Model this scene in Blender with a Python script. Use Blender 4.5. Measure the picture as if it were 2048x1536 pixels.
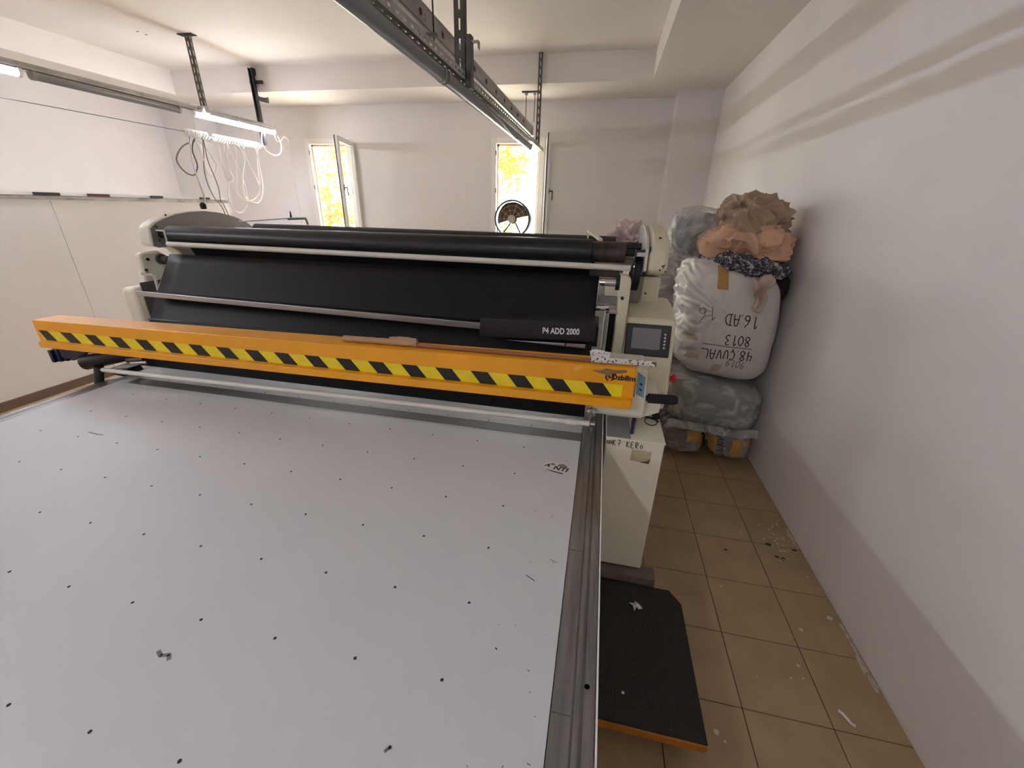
import bpy, bmesh, math, random
from math import sin, cos, pi, radians, sqrt, atan2
from mathutils import Vector, Matrix, noise
from mathutils.bvhtree import BVHTree

for o in list(bpy.data.objects):
    bpy.data.objects.remove(o, do_unlink=True)
scene = bpy.context.scene
COL = scene.collection
EYE = 1.82                    # camera height above the floor; all plan heights below are relative to it

# ------------------------------------------------------------------ camera
cam_d = bpy.data.cameras.new('camera'); cam = bpy.data.objects.new('camera', cam_d); COL.objects.link(cam)
cam_d.sensor_fit = 'HORIZONTAL'; cam_d.sensor_width = 36.0; cam_d.lens = 36.0 * 817.943 / 2048.0
cam_d.clip_start = 0.02; cam_d.clip_end = 300
YAW, PITCH, ROLL = radians(-11.50467), radians(-23.29863), radians(1.47365)
fwd = Vector((sin(YAW) * cos(PITCH), cos(YAW) * cos(PITCH), sin(PITCH)))
r0 = Vector((cos(YAW), -sin(YAW), 0)); u0 = r0.cross(fwd)
rt = cos(ROLL) * r0 + sin(ROLL) * u0; up = -sin(ROLL) * r0 + cos(ROLL) * u0
cam.matrix_world = Matrix(((rt.x, up.x, -fwd.x, 0), (rt.y, up.y, -fwd.y, 0), (rt.z, up.z, -fwd.z, EYE), (0, 0, 0, 1)))
scene.camera = cam

# ------------------------------------------------------------------ world, sun, exposure
world = bpy.data.worlds.new('world'); scene.world = world; world.use_nodes = True
wn = world.node_tree.nodes; wl = world.node_tree.links
bg = wn['Background']; bg.inputs['Color'].default_value = (1.0, 0.985, 0.955, 1); bg.inputs['Strength'].default_value = 8.0
sun_d = bpy.data.lights.new('sun', 'SUN'); sun_d.energy = 6.0; sun_d.angle = radians(1.0); sun_d.color = (1, .95, .86)
sun = bpy.data.objects.new('sun', sun_d); COL.objects.link(sun)
sun.rotation_euler = Vector((0.35, 0.55, -1.0)).to_track_quat('-Z', 'Y').to_euler()
vs = scene.view_settings
scene.display_settings.display_device = 'sRGB'
vs.view_transform = 'Standard'; vs.look = 'None'; vs.gamma = 1.0; vs.use_curve_mapping = False
vs.exposure = 1.95
TUBE_POWER = 26.0

# ------------------------------------------------------------------ materials
def lin(c):
    return tuple(((v / 255) / 12.92 if v / 255 <= .04045 else ((v / 255 + .055) / 1.055) ** 2.4) for v in c)
MATS = {}
def mat(name, rgb, rough=.5, metal=0.0, var=0.0, vscale=6.0, bump=0.0, bscale=60.0, rgb2=None, spec=.5, coat=0.0, stretch=None, emit=0, sheen=0, detail=5):
    if name in MATS: return MATS[name]
    m = bpy.data.materials.new(name); m.use_nodes = True; MATS[name] = m
    nt = m.node_tree; n = nt.nodes; l = nt.links; b = n['Principled BSDF']
    c = lin(rgb)
    b.inputs['Base Color'].default_value = (*c, 1); b.inputs['Roughness'].default_value = rough; b.inputs['Metallic'].default_value = metal
    b.inputs['Specular IOR Level'].default_value = spec; b.inputs['Coat Weight'].default_value = coat; b.inputs['Sheen Weight'].default_value = sheen
    tc = n.new('ShaderNodeTexCoord'); mp = n.new('ShaderNodeMapping'); l.new(tc.outputs['Object'], mp.inputs['Vector'])
    if stretch: mp.inputs['Scale'].default_value = stretch
    if var or rgb2:
        t = n.new('ShaderNodeTexNoise'); t.inputs['Scale'].default_value = vscale; t.inputs['Detail'].default_value = detail; t.inputs['Roughness'].default_value = .6
        l.new(mp.outputs[0], t.inputs['Vector'])
        cr = n.new('ShaderNodeValToRGB'); cr.color_ramp.elements[0].position = .35; cr.color_ramp.elements[1].position = .68
        c2 = lin(rgb2) if rgb2 else tuple(max(0, v * (1 - var)) for v in c)
        cr.color_ramp.elements[0].color = (*c2, 1); cr.color_ramp.elements[1].color = (*c, 1)
        l.new(t.outputs['Fac'], cr.inputs['Fac']); l.new(cr.outputs['Color'], b.inputs['Base Color'])
    if bump:
        t2 = n.new('ShaderNodeTexNoise'); t2.inputs['Scale'].default_value = bscale; t2.inputs['Detail'].default_value = 4
        l.new(mp.outputs[0], t2.inputs['Vector'])
        bp = n.new('ShaderNodeBump'); bp.inputs['Strength'].default_value = bump; bp.inputs['Distance'].default_value = .01
        l.new(t2.outputs['Fac'], bp.inputs['Height']); l.new(bp.outputs['Normal'], b.inputs['Normal'])
    if emit:
        b.inputs['Emission Color'].default_value = (*c, 1); b.inputs['Emission Strength'].default_value = emit
    return m
WALL = mat('wall_paint', (236, 231, 227), .75, var=.05, vscale=1.3, bump=.06, bscale=160)
CEIL = mat('ceiling_paint', (237, 230, 223), .8, var=.04, vscale=1.0)
GALV = mat('galvanised_steel', (186, 182, 176), .45, .35, var=.35, vscale=9, stretch=(1, .35, 1))
GALVD = mat('dull_zinc', (112, 112, 108), .5, .7, var=.3, vscale=14)
DARKST = mat('dark_channel_steel', (52, 54, 54), .5, .4, var=.2)
ALU = mat('aluminium', (190, 192, 194), .32, .85, var=.12, vscale=20, stretch=(.3, 6, 6))
RAILM = mat('rail_aluminium', (150, 148, 146), .36, .7, var=.35, vscale=12, stretch=(6, .35, 6))
CHROME = mat('chrome', (215, 215, 215), .15, 1.0)
CREAM = mat('cream_paint', (222, 216, 186), .42, var=.06, vscale=5)
CREAML = mat('pale_cream_paint', (232, 228, 206), .4, var=.05, vscale=5)
GREYP = mat('grey_plate', (150, 146, 138), .45, .3, var=.1)
YEL = mat('orange_yellow_paint', (248, 170, 16), .4, var=.14, vscale=4, coat=.15)
TAPEY = mat('tape_yellow', (244, 220, 36), .38, var=.1, vscale=16)
TAPEK = mat('tape_black', (24, 27, 28), .38)
BELT = mat('black_belt', (9, 10, 12), .45, spec=.3, var=.3, vscale=5, bump=.02, bscale=30)
ROLL_ = mat('black_roller_rubber', (20, 24, 26), .33, var=.25, vscale=3, stretch=(.4, 3, 3))
BLK = mat('black_plastic', (20, 21, 23), .45)
BLKR = mat('black_rubber', (12, 12, 13), .7, bump=.2, bscale=120)
CORE = mat('worn_steel_core', (92, 80, 72), .45, .5, rgb2=(40, 37, 36), vscale=9)
WHT = mat('white_plastic', (232, 230, 224), .4)
RODW = mat('white_rod', (224, 222, 208), .38, var=.06, vscale=12)
RED = mat('red_plastic', (190, 20, 26), .35)
REDD = mat('dark_red_dot', (78, 16, 14), .5)
BLUEP = mat('blue_keypad', (120, 158, 186), .45)
NAVY = mat('navy_chain', (24, 24, 52), .4)
INK = mat('black_ink', (18, 17, 17), .6)
WOOD = mat('wooden_stick', (170, 112, 76), .55, rgb2=(132, 82, 54), vscale=22, stretch=(.15, 4, 4))
KRAFT = mat('kraft_paper', (190, 152, 116), .7, var=.2, vscale=12, bump=.3, bscale=25)
GROUT = None

def tile_mat():
    m = mat('floor_tile', (176, 150, 112), .4, rgb2=(164, 138, 102), vscale=5, bump=.03, bscale=40)
    return m
TILE = tile_mat()
GROUT = mat('dark_grout', (62, 46, 34), .8, var=.3, vscale=20)

def table_mat():
    m = mat('white_laminate', (202, 203, 204), .48, var=.04, vscale=2.0)
    nt = m.node_tree; n = nt.nodes; l = nt.links; b = n['Principled BSDF']
    base = b.inputs['Base Color'].links[0].from_socket
    tc = n.new('ShaderNodeTexCoord'); last = base
    for k, (rot, sc, st) in enumerate(((.5, 3.0, .35), (2.2, 4.0, .3), (1.3, 9.0, .25))):
        mp = n.new('ShaderNodeMapping'); mp.inputs['Rotation'].default_value = (0, 0, rot); mp.inputs['Scale'].default_value = (1, 26, 1)
        l.new(tc.outputs['Object'], mp.inputs['Vector'])
        t = n.new('ShaderNodeTexNoise'); t.inputs['Scale'].default_value = sc; t.inputs['Detail'].default_value = 8; t.inputs['Roughness'].default_value = .72
        l.new(mp.outputs[0], t.inputs['Vector'])
        cr = n.new('ShaderNodeValToRGB'); cr.color_ramp.elements[0].position = .69; cr.color_ramp.elements[1].position = .78
        cr.color_ramp.elements[0].color = (0, 0, 0, 1); cr.color_ramp.elements[1].color = (st, st, st, 1)
        l.new(t.outputs['Fac'], cr.inputs['Fac'])
        mx = n.new('ShaderNodeMix'); mx.data_type = 'RGBA'; mx.inputs['B'].default_value = (*lin((120, 116, 112)), 1)
        l.new(cr.outputs['Color'], mx.inputs['Factor']); l.new(last, mx.inputs['A']); last = mx.outputs['Result']
    l.new(last, b.inputs['Base Color'])
    return m
TABLE = table_mat()

def mat_mesh_mat():
    m = mat('ribbed_rubber_mat', (26, 26, 24), .75)
    nt = m.node_tree; n = nt.nodes; l = nt.links; b = n['Principled BSDF']
    tc = n.new('ShaderNodeTexCoord'); v = n.new('ShaderNodeTexVoronoi'); v.inputs['Scale'].default_value = 95; v.inputs['Randomness'].default_value = .0
    l.new(tc.outputs['Object'], v.inputs['Vector'])
    bp = n.new('ShaderNodeBump'); bp.inputs['Strength'].default_value = .9; bp.inputs['Distance'].default_value = .004
    l.new(v.outputs['Distance'], bp.inputs['Height']); l.new(bp.outputs['Normal'], b.inputs['Normal'])
    cr = n.new('ShaderNodeValToRGB'); cr.color_ramp.elements[0].color = (*lin((18, 18, 16)), 1); cr.color_ramp.elements[1].color = (*lin((44, 43, 39)), 1)
    cr.color_ramp.elements[0].position = .3; cr.color_ramp.elements[1].position = .6
    l.new(v.outputs['Distance'], cr.inputs['Fac']); l.new(cr.outputs['Color'], b.inputs['Base Color'])
    return m
MATM = mat_mesh_mat()

def film_mat(name, rgb, clear, scale=6.0, stretch=(1, 1, 1), rough=.22):
    """thin polythene: part see-through, part milky, creases catch the light"""
    m = bpy.data.materials.new(name); m.use_nodes = True
    nt = m.node_tree; n = nt.nodes; l = nt.links; b = n['Principled BSDF']; out = n['Material Output']
    b.inputs['Base Color'].default_value = (*lin(rgb), 1); b.inputs['Roughness'].default_value = rough
    tc = n.new('ShaderNodeTexCoord'); mp = n.new('ShaderNodeMapping'); mp.inputs['Scale'].default_value = stretch
    l.new(tc.outputs['Object'], mp.inputs['Vector'])
    t = n.new('ShaderNodeTexNoise'); t.inputs['Scale'].default_value = scale; t.inputs['Detail'].default_value = 7; t.inputs['Roughness'].default_value = .62; t.inputs['Distortion'].default_value = 1.2
    l.new(mp.outputs[0], t.inputs['Vector'])
    mr = n.new('ShaderNodeMapRange'); mr.inputs['From Min'].default_value = .42; mr.inputs['From Max'].default_value = .72
    mr.inputs['To Min'].default_value = 1 - clear; mr.inputs['To Max'].default_value = min(1, 1 - clear + .55)
    l.new(t.outputs['Fac'], mr.inputs['Value'])
    t2 = n.new('ShaderNodeTexNoise'); t2.inputs['Scale'].default_value = scale * 3.2; t2.inputs['Detail'].default_value = 5; t2.inputs['Distortion'].default_value = 1.5
    l.new(mp.outputs[0], t2.inputs['Vector'])
    bp = n.new('ShaderNodeBump'); bp.inputs['Strength'].default_value = .55; bp.inputs['Distance'].default_value = .02
    l.new(t2.outputs['Fac'], bp.inputs['Height']); l.new(bp.outputs['Normal'], b.inputs['Normal'])
    tr = n.new('ShaderNodeBsdfTransparent'); tr.inputs['Color'].default_value = (.96, .96, .95, 1)
    mx = n.new('ShaderNodeMixShader'); l.new(mr.outputs['Result'], mx.inputs['Fac']); l.new(tr.outputs[0], mx.inputs[1]); l.new(b.outputs[0], mx.inputs[2])
    l.new(mx.outputs[0], out.inputs['Surface'])
    return m
FILM_W = film_mat('milky_polythene', (232, 228, 222), .12, 5.0)
FILM_G = film_mat('clear_polythene', (222, 220, 214), .74, 6.0)
FILM_P = film_mat('clear_polythene_creased', (232, 228, 222), .80, 7.0, (1, 1, 1.6), .16)

def print_mat():
    m = mat('charcoal_printed_cotton', (58, 60, 70), .85)
    nt = m.node_tree; n = nt.nodes; l = nt.links; b = n['Principled BSDF']
    tc = n.new('ShaderNodeTexCoord'); v = n.new('ShaderNodeTexVoronoi'); v.feature = 'DISTANCE_TO_EDGE'; v.inputs['Scale'].default_value = 26
    t = n.new('ShaderNodeTexNoise'); t.inputs['Scale'].default_value = 34; t.inputs['Detail'].default_value = 4
    l.new(tc.outputs['Object'], v.inputs['Vector']); l.new(tc.outputs['Object'], t.inputs['Vector'])
    cr = n.new('ShaderNodeValToRGB'); cr.color_ramp.elements[0].position = .52; cr.color_ramp.elements[1].position = .6
    cr.color_ramp.elements[0].color = (*lin((56, 58, 68)), 1); cr.color_ramp.elements[1].color = (*lin((188, 184, 182)), 1)
    l.new(t.outputs['Fac'], cr.inputs['Fac'])
    cr2 = n.new('ShaderNodeValToRGB'); cr2.color_ramp.elements[0].position = .03; cr2.color_ramp.elements[1].position = .06
    cr2.color_ramp.elements[0].color = (*lin((150, 148, 150)), 1); cr2.color_ramp.elements[1].color = (0, 0, 0, 1)
    l.new(v.outputs['Distance'], cr2.inputs['Fac'])
    mx = n.new('ShaderNodeMix'); mx.data_type = 'RGBA'; mx.blend_type = 'LIGHTEN'; mx.inputs['Factor'].default_value = .6
    l.new(cr.outputs['Color'], mx.inputs['A']); l.new(cr2.outputs['Color'], mx.inputs['B']); l.new(mx.outputs['Result'], b.inputs['Base Color'])
    return m
PRINT = print_mat()
TAN = mat('tan_cloth', (172, 148, 122), .9, var=.06, vscale=8, sheen=.2)
PEACH = mat('peach_cloth', (212, 170, 138), .9, var=.06, vscale=8, sheen=.2)
BEIGE = mat('beige_cloth', (206, 184, 166), .9, var=.06, vscale=8)
PINK = mat('pale_pink_cloth', (228, 204, 196), .9, var=.08, vscale=9)
MAROON = mat('maroon_cloth', (44, 18, 20), .95)
GREYF = mat('grey_fabric', (96, 98, 98), .9, var=.25, vscale=5)
GREYF2 = mat('mid_grey_fabric', (138, 138, 136), .9, var=.15, vscale=3)
BROWNF = mat('brown_bundle', (92, 76, 52), .85, var=.4, vscale=9)
PTAPE = mat('brown_parcel_tape', (186, 142, 74), .4)
LEAF = mat('leaf', (110, 138, 30), .5, var=.35, vscale=9)
_b = LEAF.node_tree.nodes['Principled BSDF']; _b.inputs['Transmission Weight'].default_value = 0
def leaf_translucent():
    nt = LEAF.node_tree; n = nt.nodes; l = nt.links; b = n['Principled BSDF']
    tr = n.new('ShaderNodeBsdfTranslucent'); tr.inputs['Color'].default_value = (*lin((150, 172, 28)), 1)
    mx = n.new('ShaderNodeMixShader'); mx.inputs['Fac'].default_value = .6
    l.new(b.outputs[0], mx.inputs[1]); l.new(tr.outputs[0], mx.inputs[2]); l.new(mx.outputs[0], n['Material Output'].inputs['Surface'])
leaf_translucent()
BARK = mat('bark', (96, 82, 64), .9, var=.4, vscale=14)
PVC = mat('window_pvc', (244, 240, 232), .4)
def glass():
    m = bpy.data.materials.new('window_glass'); m.use_nodes = True
    nt = m.node_tree; n = nt.nodes; l = nt.links; b = n['Principled BSDF']
    b.inputs['Base Color'].default_value = (1, 1, 1, 1); b.inputs['Roughness'].default_value = .05
    tr = n.new('ShaderNodeBsdfTransparent'); tr.inputs['Color'].default_value = (.95, .97, .96, 1)
    mx = n.new('ShaderNodeMixShader'); mx.inputs['Fac'].default_value = .1
    l.new(tr.outputs[0], mx.inputs[1]); l.new(b.outputs[0], mx.inputs[2]); l.new(mx.outputs[0], n['Material Output'].inputs['Surface'])
    return m
GLASS = glass()
TUBE_ON = mat('lit_tube', (238, 240, 255), .4, emit=TUBE_POWER)
TUBE_OFF = mat('unlit_tube_cover', (122, 126, 132), .28, var=.1, vscale=3)
SCREEN = mat('grey_screen', (126, 128, 136), .25)

# ------------------------------------------------------------------ mesh helpers
def rel(v): return Vector((v[0], v[1], v[2] + EYE))                     # plan heights are from eye level
S = .95
def mac(v): return Vector((v[0] * S, v[1] * S, v[2] * S + EYE))         # the machine's own drawing scale
def raw(v): return Vector(v)
ORG = {}
class MB:
    def __init__(s): s.v = []; s.f = []
    def add(s, vs_, fs):
        k = len(s.v); s.v += [tuple(p) for p in vs_]; s.f += [tuple(i + k for i in f) for f in fs]; return s
    def box(s, x0, x1, y0, y1, z0, z1):
        return s.hexa([(x0, y0, z0), (x1, y0, z0), (x1, y1, z0), (x0, y1, z0), (x0, y0, z1), (x1, y0, z1), (x1, y1, z1), (x0, y1, z1)])
    def hexa(s, p):
        return s.add(p, [(3, 2, 1, 0), (4, 5, 6, 7), (0, 1, 5, 4), (1, 2, 6, 5), (2, 3, 7, 6), (3, 0, 4, 7)])
    def prism(s, poly, axis, a, b):
        n = len(poly)
        def P(u, w, t): return (t, u, w) if axis == 'x' else ((u, t, w) if axis == 'y' else (u, w, t))
        vs_ = [P(u, w, a) for u, w in poly] + [P(u, w, b) for u, w in poly]
        fs = [tuple(range(n))[::-1], tuple(range(n, 2 * n))] + [(i, (i + 1) % n, n + (i + 1) % n, n + i) for i in range(n)]
        return s.add(vs_, fs)
    def tube(s, pts, r, n=10, cap=True):
        pts = [Vector(p) for p in pts]; rings = []; prev = None
        for i, p in enumerate(pts):
            d = (pts[min(i + 1, len(pts) - 1)] - pts[max(i - 1, 0)])
            d = d.normalized() if d.length > 1e-9 else Vector((0, 0, 1))
            if prev is None:
                a = Vector((0, 0, 1)) if abs(d.z) < .9 else Vector((1, 0, 0)); u = d.cross(a).normalized()
            else:
                u = (prev - d * prev.dot(d)); u = u.normalized() if u.length > 1e-6 else d.orthogonal().normalized()
            prev = u; w = d.cross(u); rr = r[i] if isinstance(r, (list, tuple)) else r
            rings.append([p + rr * (cos(2 * pi * k / n) * u + sin(2 * pi * k / n) * w) for k in range(n)])
        k0 = len(s.v)
        for rg in rings: s.v += [tuple(q) for q in rg]
        for i in range(len(rings) - 1):
            for k in range(n):
                a = k0 + i * n; s.f.append((a + k, a + (k + 1) % n, a + n + (k + 1) % n, a + n + k))
        if cap:
            s.f.append(tuple(k0 + k for k in range(n))[::-1]); e = k0 + (len(rings) - 1) * n; s.f.append(tuple(e + k for k in range(n)))
        return s
    def cyl(s, p0, p1, r, n=24): return s.tube([p0, p1], r, n)
    def bar(s, p0, p1, w, h, upv=(0, 0, 1)):
        p0 = Vector(p0); p1 = Vector(p1); d = (p1 - p0).normalized(); u = d.cross(Vector(upv))
        u = u.normalized() if u.length > 1e-6 else d.orthogonal().normalized(); w_ = u.cross(d).normalized()
        u = u * w / 2; w_ = w_ * h / 2
        return s.hexa([p0 - u - w_, p0 + u - w_, p1 + u - w_, p1 - u - w_, p0 - u + w_, p0 + u + w_, p1 + u + w_, p1 - u + w_])
    def slots(s, o, du, dl, dn, width, length, thick, slot_w, slot_l, pitch, start=.0):
        """perforated strip: real slots between two edge rails and cross pieces. o = corner centre, du across, dl along, dn thickness"""
        o = Vector(o); du = Vector(du); dl = Vector(dl); dn = Vector(dn)
        def B(u0, u1, l0, l1):
            c = [o + du * u + dl * l_ + dn * t for t in (0, thick) for (u, l_) in ((u0, l0), (u1, l0), (u1, l1), (u0, l1))]
            s.hexa(c)
        h = width / 2; g = slot_w / 2
        B(-h, -g, 0, length); B(g, h, 0, length)
        l0 = 0; x = start
        while x < length:
            e = min(x + pitch - slot_l, length)
            if e > l0: B(-g, g, max(l0, x), e)
            x += pitch; l0 = x
        return s
    def surf(s, fn, nu, nv, closed_u=False):
        k0 = len(s.v)
        for j in range(nv + 1):
            for i in range(nu if closed_u else nu + 1): s.v.append(tuple(fn(i / nu, j / nv)))
        m = nu if closed_u else nu + 1
        for j in range(nv):
            for i in range(nu):
                a = k0 + j * m + i; b = k0 + j * m + (i + 1) % m; s.f.append((a, b, b + m, a + m))
        return s
    def lathe(s, prof, c, axis, n=24):
        """prof: (t along axis, radius)"""
        c = Vector(c); ax = Vector(axis).normalized(); u = ax.orthogonal().normalized(); w = ax.cross(u); k0 = len(s.v)
        for t, r in prof:
            for k in range(n): s.v.append(tuple(c + ax * t + r * (cos(2 * pi * k / n) * u + sin(2 * pi * k / n) * w)))
        for i in range(len(prof) - 1):
            for k in range(n): a = k0 + i * n; s.f.append((a + k, a + (k + 1) % n, a + n + (k + 1) % n, a + n + k))
        s.f.append(tuple(k0 + k for k in range(n))[::-1]); e = k0 + (len(prof) - 1) * n; s.f.append(tuple(e + k for k in range(n)))
        return s
    def build(s, name, m, parent=None, xf=rel, bevel=0, seg=2, smooth=30, solid=0, fix=True, mats=None):
        vs_ = [xf(p) for p in s.v]
        lo = Vector((min(p.x for p in vs_), min(p.y for p in vs_), min(p.z for p in vs_))); hi = Vector((max(p.x for p in vs_), max(p.y for p in vs_), max(p.z for p in vs_)))
        org = Vector(((lo.x + hi.x) / 2, (lo.y + hi.y) / 2, lo.z))
        me = bpy.data.meshes.new(name); me.from_pydata([tuple(p - org) for p in vs_], [], s.f)
        if fix:
            bm = bmesh.new(); bm.from_mesh(me); bmesh.ops.recalc_face_normals(bm, faces=bm.faces); bm.to_mesh(me); bm.free()
        me.materials.append(m)
        if smooth:
            me.shade_smooth(); me.set_sharp_from_angle(angle=radians(smooth))
        o = bpy.data.objects.new(name, me); COL.objects.link(o); ORG[o.name] = org
        if parent: o.parent = parent; o.location = org - ORG[parent.name]
        else: o.location = org
        if bevel:
            b = o.modifiers.new('bevel', 'BEVEL'); b.width = bevel; b.segments = seg; b.limit_method = 'ANGLE'; b.angle_limit = radians(40); b.harden_normals = False
        if solid:
            q = o.modifiers.new('solid', 'SOLIDIFY'); q.thickness = solid; q.offset = 0
        return o
def tag(o, label=None, cat=None, group=None, kind=None):
    if label: o['label'] = label
    if cat: o['category'] = cat
    if group: o['group'] = group
    if kind: o['kind'] = kind
    return o
def thing(name, loc, label, cat, group=None, kind=None):
    o = bpy.data.objects.new(name, None); COL.objects.link(o); o.location = loc; o.empty_display_size = .1; ORG[o.name] = Vector(loc)
    return tag(o, label, cat, group, kind)
def struct(o): o['kind'] = 'structure'; return o
def box(name, m, x0, x1, y0, y1, z0, z1, parent=None, xf=rel, bevel=0, **k):
    return MB().box(x0, x1, y0, y1, z0, z1).build(name, m, parent, xf, bevel, **k)

def text_mesh(txt, size, bold=0.0, shear=0.0, spacing=1.0):
    c = bpy.data.curves.new('lettering', 'FONT'); c.body = txt; c.size = size; c.offset = bold; c.shear = shear; c.space_character = spacing
    c.align_x = 'CENTER'; c.align_y = 'CENTER'; c.resolution_u = 3
    o = bpy.data.objects.new('lettering', c); COL.objects.link(o)
    dg = bpy.context.evaluated_depsgraph_get(); me = bpy.data.meshes.new_from_object(o.evaluated_get(dg))
    vs_ = [v.co.copy() for v in me.vertices]; fs = [tuple(p.vertices) for p in me.polygons]
    bpy.data.objects.remove(o); bpy.data.curves.remove(c); bpy.data.meshes.remove(me)
    return vs_, fs
def lettering(txt, size, o, ux, uy, m, parent, xf=rel, bold=0., shear=0., name='lettering', bvh=None, cast=None, lift=.0015, spacing=1.0, squeeze=1.0):
    """flat print standing on a surface; with bvh it is laid onto that surface along `cast`"""
    vs_, fs = text_mesh(txt, size, bold, shear, spacing); o = Vector(o); ux = Vector(ux).normalized(); uy = Vector(uy).normalized()
    mb = MB(); pts = []
    for v in vs_:
        p = xf(o + ux * v.x * squeeze + uy * v.y)
        if bvh:
            h = bvh.ray_cast(p - Vector(cast) * 1.0, Vector(cast))
            if h[0] is not None: p = h[0] - Vector(cast) * lift
        pts.append(p)
    mb.add(pts, fs)
    return mb.build(name, m, parent, raw, smooth=0, fix=False)
def bvh_of(o):
    org = ORG[o.name]; me = o.data
    return BVHTree.FromPolygons([v.co + org for v in me.vertices], [tuple(p.vertices) for p in me.polygons])
def patch(name, m, pts2, o, ux, uy, parent, xf=rel, bvh=None, cast=None, lift=.002, n=10):
    """a small flat patch (tape, label) from a quad outline, subdivided so it can follow a surface"""
    mb = MB(); o = Vector(o); ux = Vector(ux).normalized(); uy = Vector(uy).normalized(); A, B, C, D = [Vector((*p, 0)) for p in pts2]
    def fn(u, v):
        q = (A * (1 - u) + B * u) * (1 - v) + (D * (1 - u) + C * u) * v
        p = xf(o + ux * q.x + uy * q.y)
        if bvh:
            h = bvh.ray_cast(p - Vector(cast) * 1.0, Vector(cast))
            if h[0] is not None: p = h[0] - Vector(cast) * lift
        return p
    mb.surf(fn, n, n)
    return mb.build(name, m, parent, raw, fix=False)
def smooth_path(pts, sub=5):
    pts = [Vector(p) for p in pts]; out = []
    for i in range(len(pts) - 1):
        p0 = pts[max(i - 1, 0)]; p1 = pts[i]; p2 = pts[i + 1]; p3 = pts[min(i + 2, len(pts) - 1)]
        for k in range(sub):
            t = k / sub
            out.append(.5 * ((2 * p1) + (p2 - p0) * t + (2 * p0 - 5 * p1 + 4 * p2 - p3) * t * t + (3 * p1 - p0 - 3 * p2 + p3) * t ** 3))
    out.append(pts[-1]); return out
def arc(cx, cz, r, a0, a1, n=8): return [(cx + r * cos(radians(a0 + (a1 - a0) * k / n)), cz + r * sin(radians(a0 + (a1 - a0) * k / n))) for k in range(n + 1)]

# ------------------------------------------------------------------ room shell (plan: x right, y away, heights from eye level)
XR, XL, YB, YF = 1.332, -7.65, 7.21, -4.2
FZ, CZ, BZ = -1.82, 1.79, 1.48
floor = struct(box('floor', GROUT, XL - .2, XR + .2, YF - .2, YB + .2, FZ - .12, FZ - .004))
T = .3293; TX0 = .737; TY0 = 1.172
tile_me = None
def tiles(i0, i1, j0, j1):
    global tile_me
    for i in range(i0, i1):
        for j in range(j0, j1):
            x0 = TX0 + i * T; y0 = TY0 + j * T; x1 = min(x0 + T, XR)
            if x1 - x0 < .05: continue
            full = x1 - x0 > T - .001
            if full and tile_me:
                o = bpy.data.objects.new('tile', tile_me); COL.objects.link(o); o.parent = floor
                o.location = Vector((x0 + T / 2, y0 + T / 2, EYE + FZ - .008)) - ORG[floor.name]
            else:
                o = box('tile', TILE, x0 + .002, x1 - .002, y0 + .002, y0 + T - .002, FZ - .008, FZ, floor, smooth=0)
                if full: tile_me = o.data
tiles(-2, 2, -3, 8)                       # the aisle on the right
tiles(-18, -9, 0, 12)                     # the strip beyond the table
# elsewhere the same tiling, too far or hidden: one slab with the same face height
rest = MB()
for i in range(-25, 2):
    for j in range(-16, 18):
        if (-2 <= i < 2 and -3 <= j < 8) or (-18 <= i < -9 and 0 <= j < 12): continue
        x0 = max(TX0 + i * T, XL); x1 = min(TX0 + (i + 1) * T, XR); y0 = max(TY0 + j * T, YF); y1 = min(TY0 + (j + 1) * T, YB)
        if x1 - x0 < .01 or y1 - y0 < .01: continue
        rest.box(x0 + .002, x1 - .002, y0 + .002, y1 - .002, FZ - .008, FZ)
tag(rest.build('tile_field', TILE, floor, smooth=0), kind='stuff')

cl = struct(box('ceiling', CEIL, XL - .2, XR + .2, YF - .2, YB + .2, CZ, CZ + .15))
for hx_, hy_ in ((-5.587, 4.964), (-5.579, 5.056)):
    MB().lathe([(0, .012), (.002, .012)], (hx_, hy_, CZ - .002), (0, 0, 1), 10).build('anchor_hole', INK, cl)
struct(box('trim_1', CEIL, XL, XR, 6.30, YB, BZ, CZ))                    # the downstand along the back wall
struct(box('trim_2', CEIL, .385, XR, YF, 6.30, BZ, CZ))                  # along the right wall
struct(box('trim_3', CEIL, XL, -6.69, YF, 6.30, BZ, CZ))                 # along the left wall
struct(box('wall_right', WALL, XR, XR + .2, YF - .2, YB + .2, FZ - .1, CZ + .1))
struct(box('wall_left', WALL, XL - .2, XL, YF - .2, YB + .2, FZ - .1, CZ + .1))
struct(box('wall_front', WALL, XL, XR, YF - .2, YF, FZ - .1, CZ + .1))
W1, W2 = (-5.235, -4.365), (-1.90, -1.045); WT, WB = 1.01, -.78
wb = MB(); yb2 = YB + .22
xs = [XL, W1[0], W1[1], W2[0], W2[1], XR]
for k in range(0, 5, 2): wb.box(xs[k], xs[k + 1], YB, yb2, FZ - .1, CZ + .1)
for w in (W1, W2):
    wb.box(w[0], w[1], YB, yb2, FZ - .1, WB); wb.box(w[0], w[1], YB, yb2, WT, CZ + .1)
struct(wb.build('wall_back', WALL, smooth=0))
struct(box('wall_column', WALL, .774, XR, 6.79, YB, FZ, BZ))
struct(box('wall_column', WALL, XL, -6.97, 6.79, YB, FZ, BZ))
# half-height partition on the left, of boards butted together
part = thing('wall_partition', rel((-5.25, 2, FZ)), None, None, kind='structure')
for a, b in ((-4.1, -1.2), (-1.196, .9), (.904, 3.253), (3.258, 5.305)):
    box('panel', WALL, -5.30, -5.2, a, b, FZ, -.036, part)
BASEB = mat('brown_skirting', (118, 96, 82), .6, var=.15)
struct(box('baseboard_left', BASEB, -5.2, -5.185, -4.1, 5.3, FZ, FZ + .085))

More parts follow.
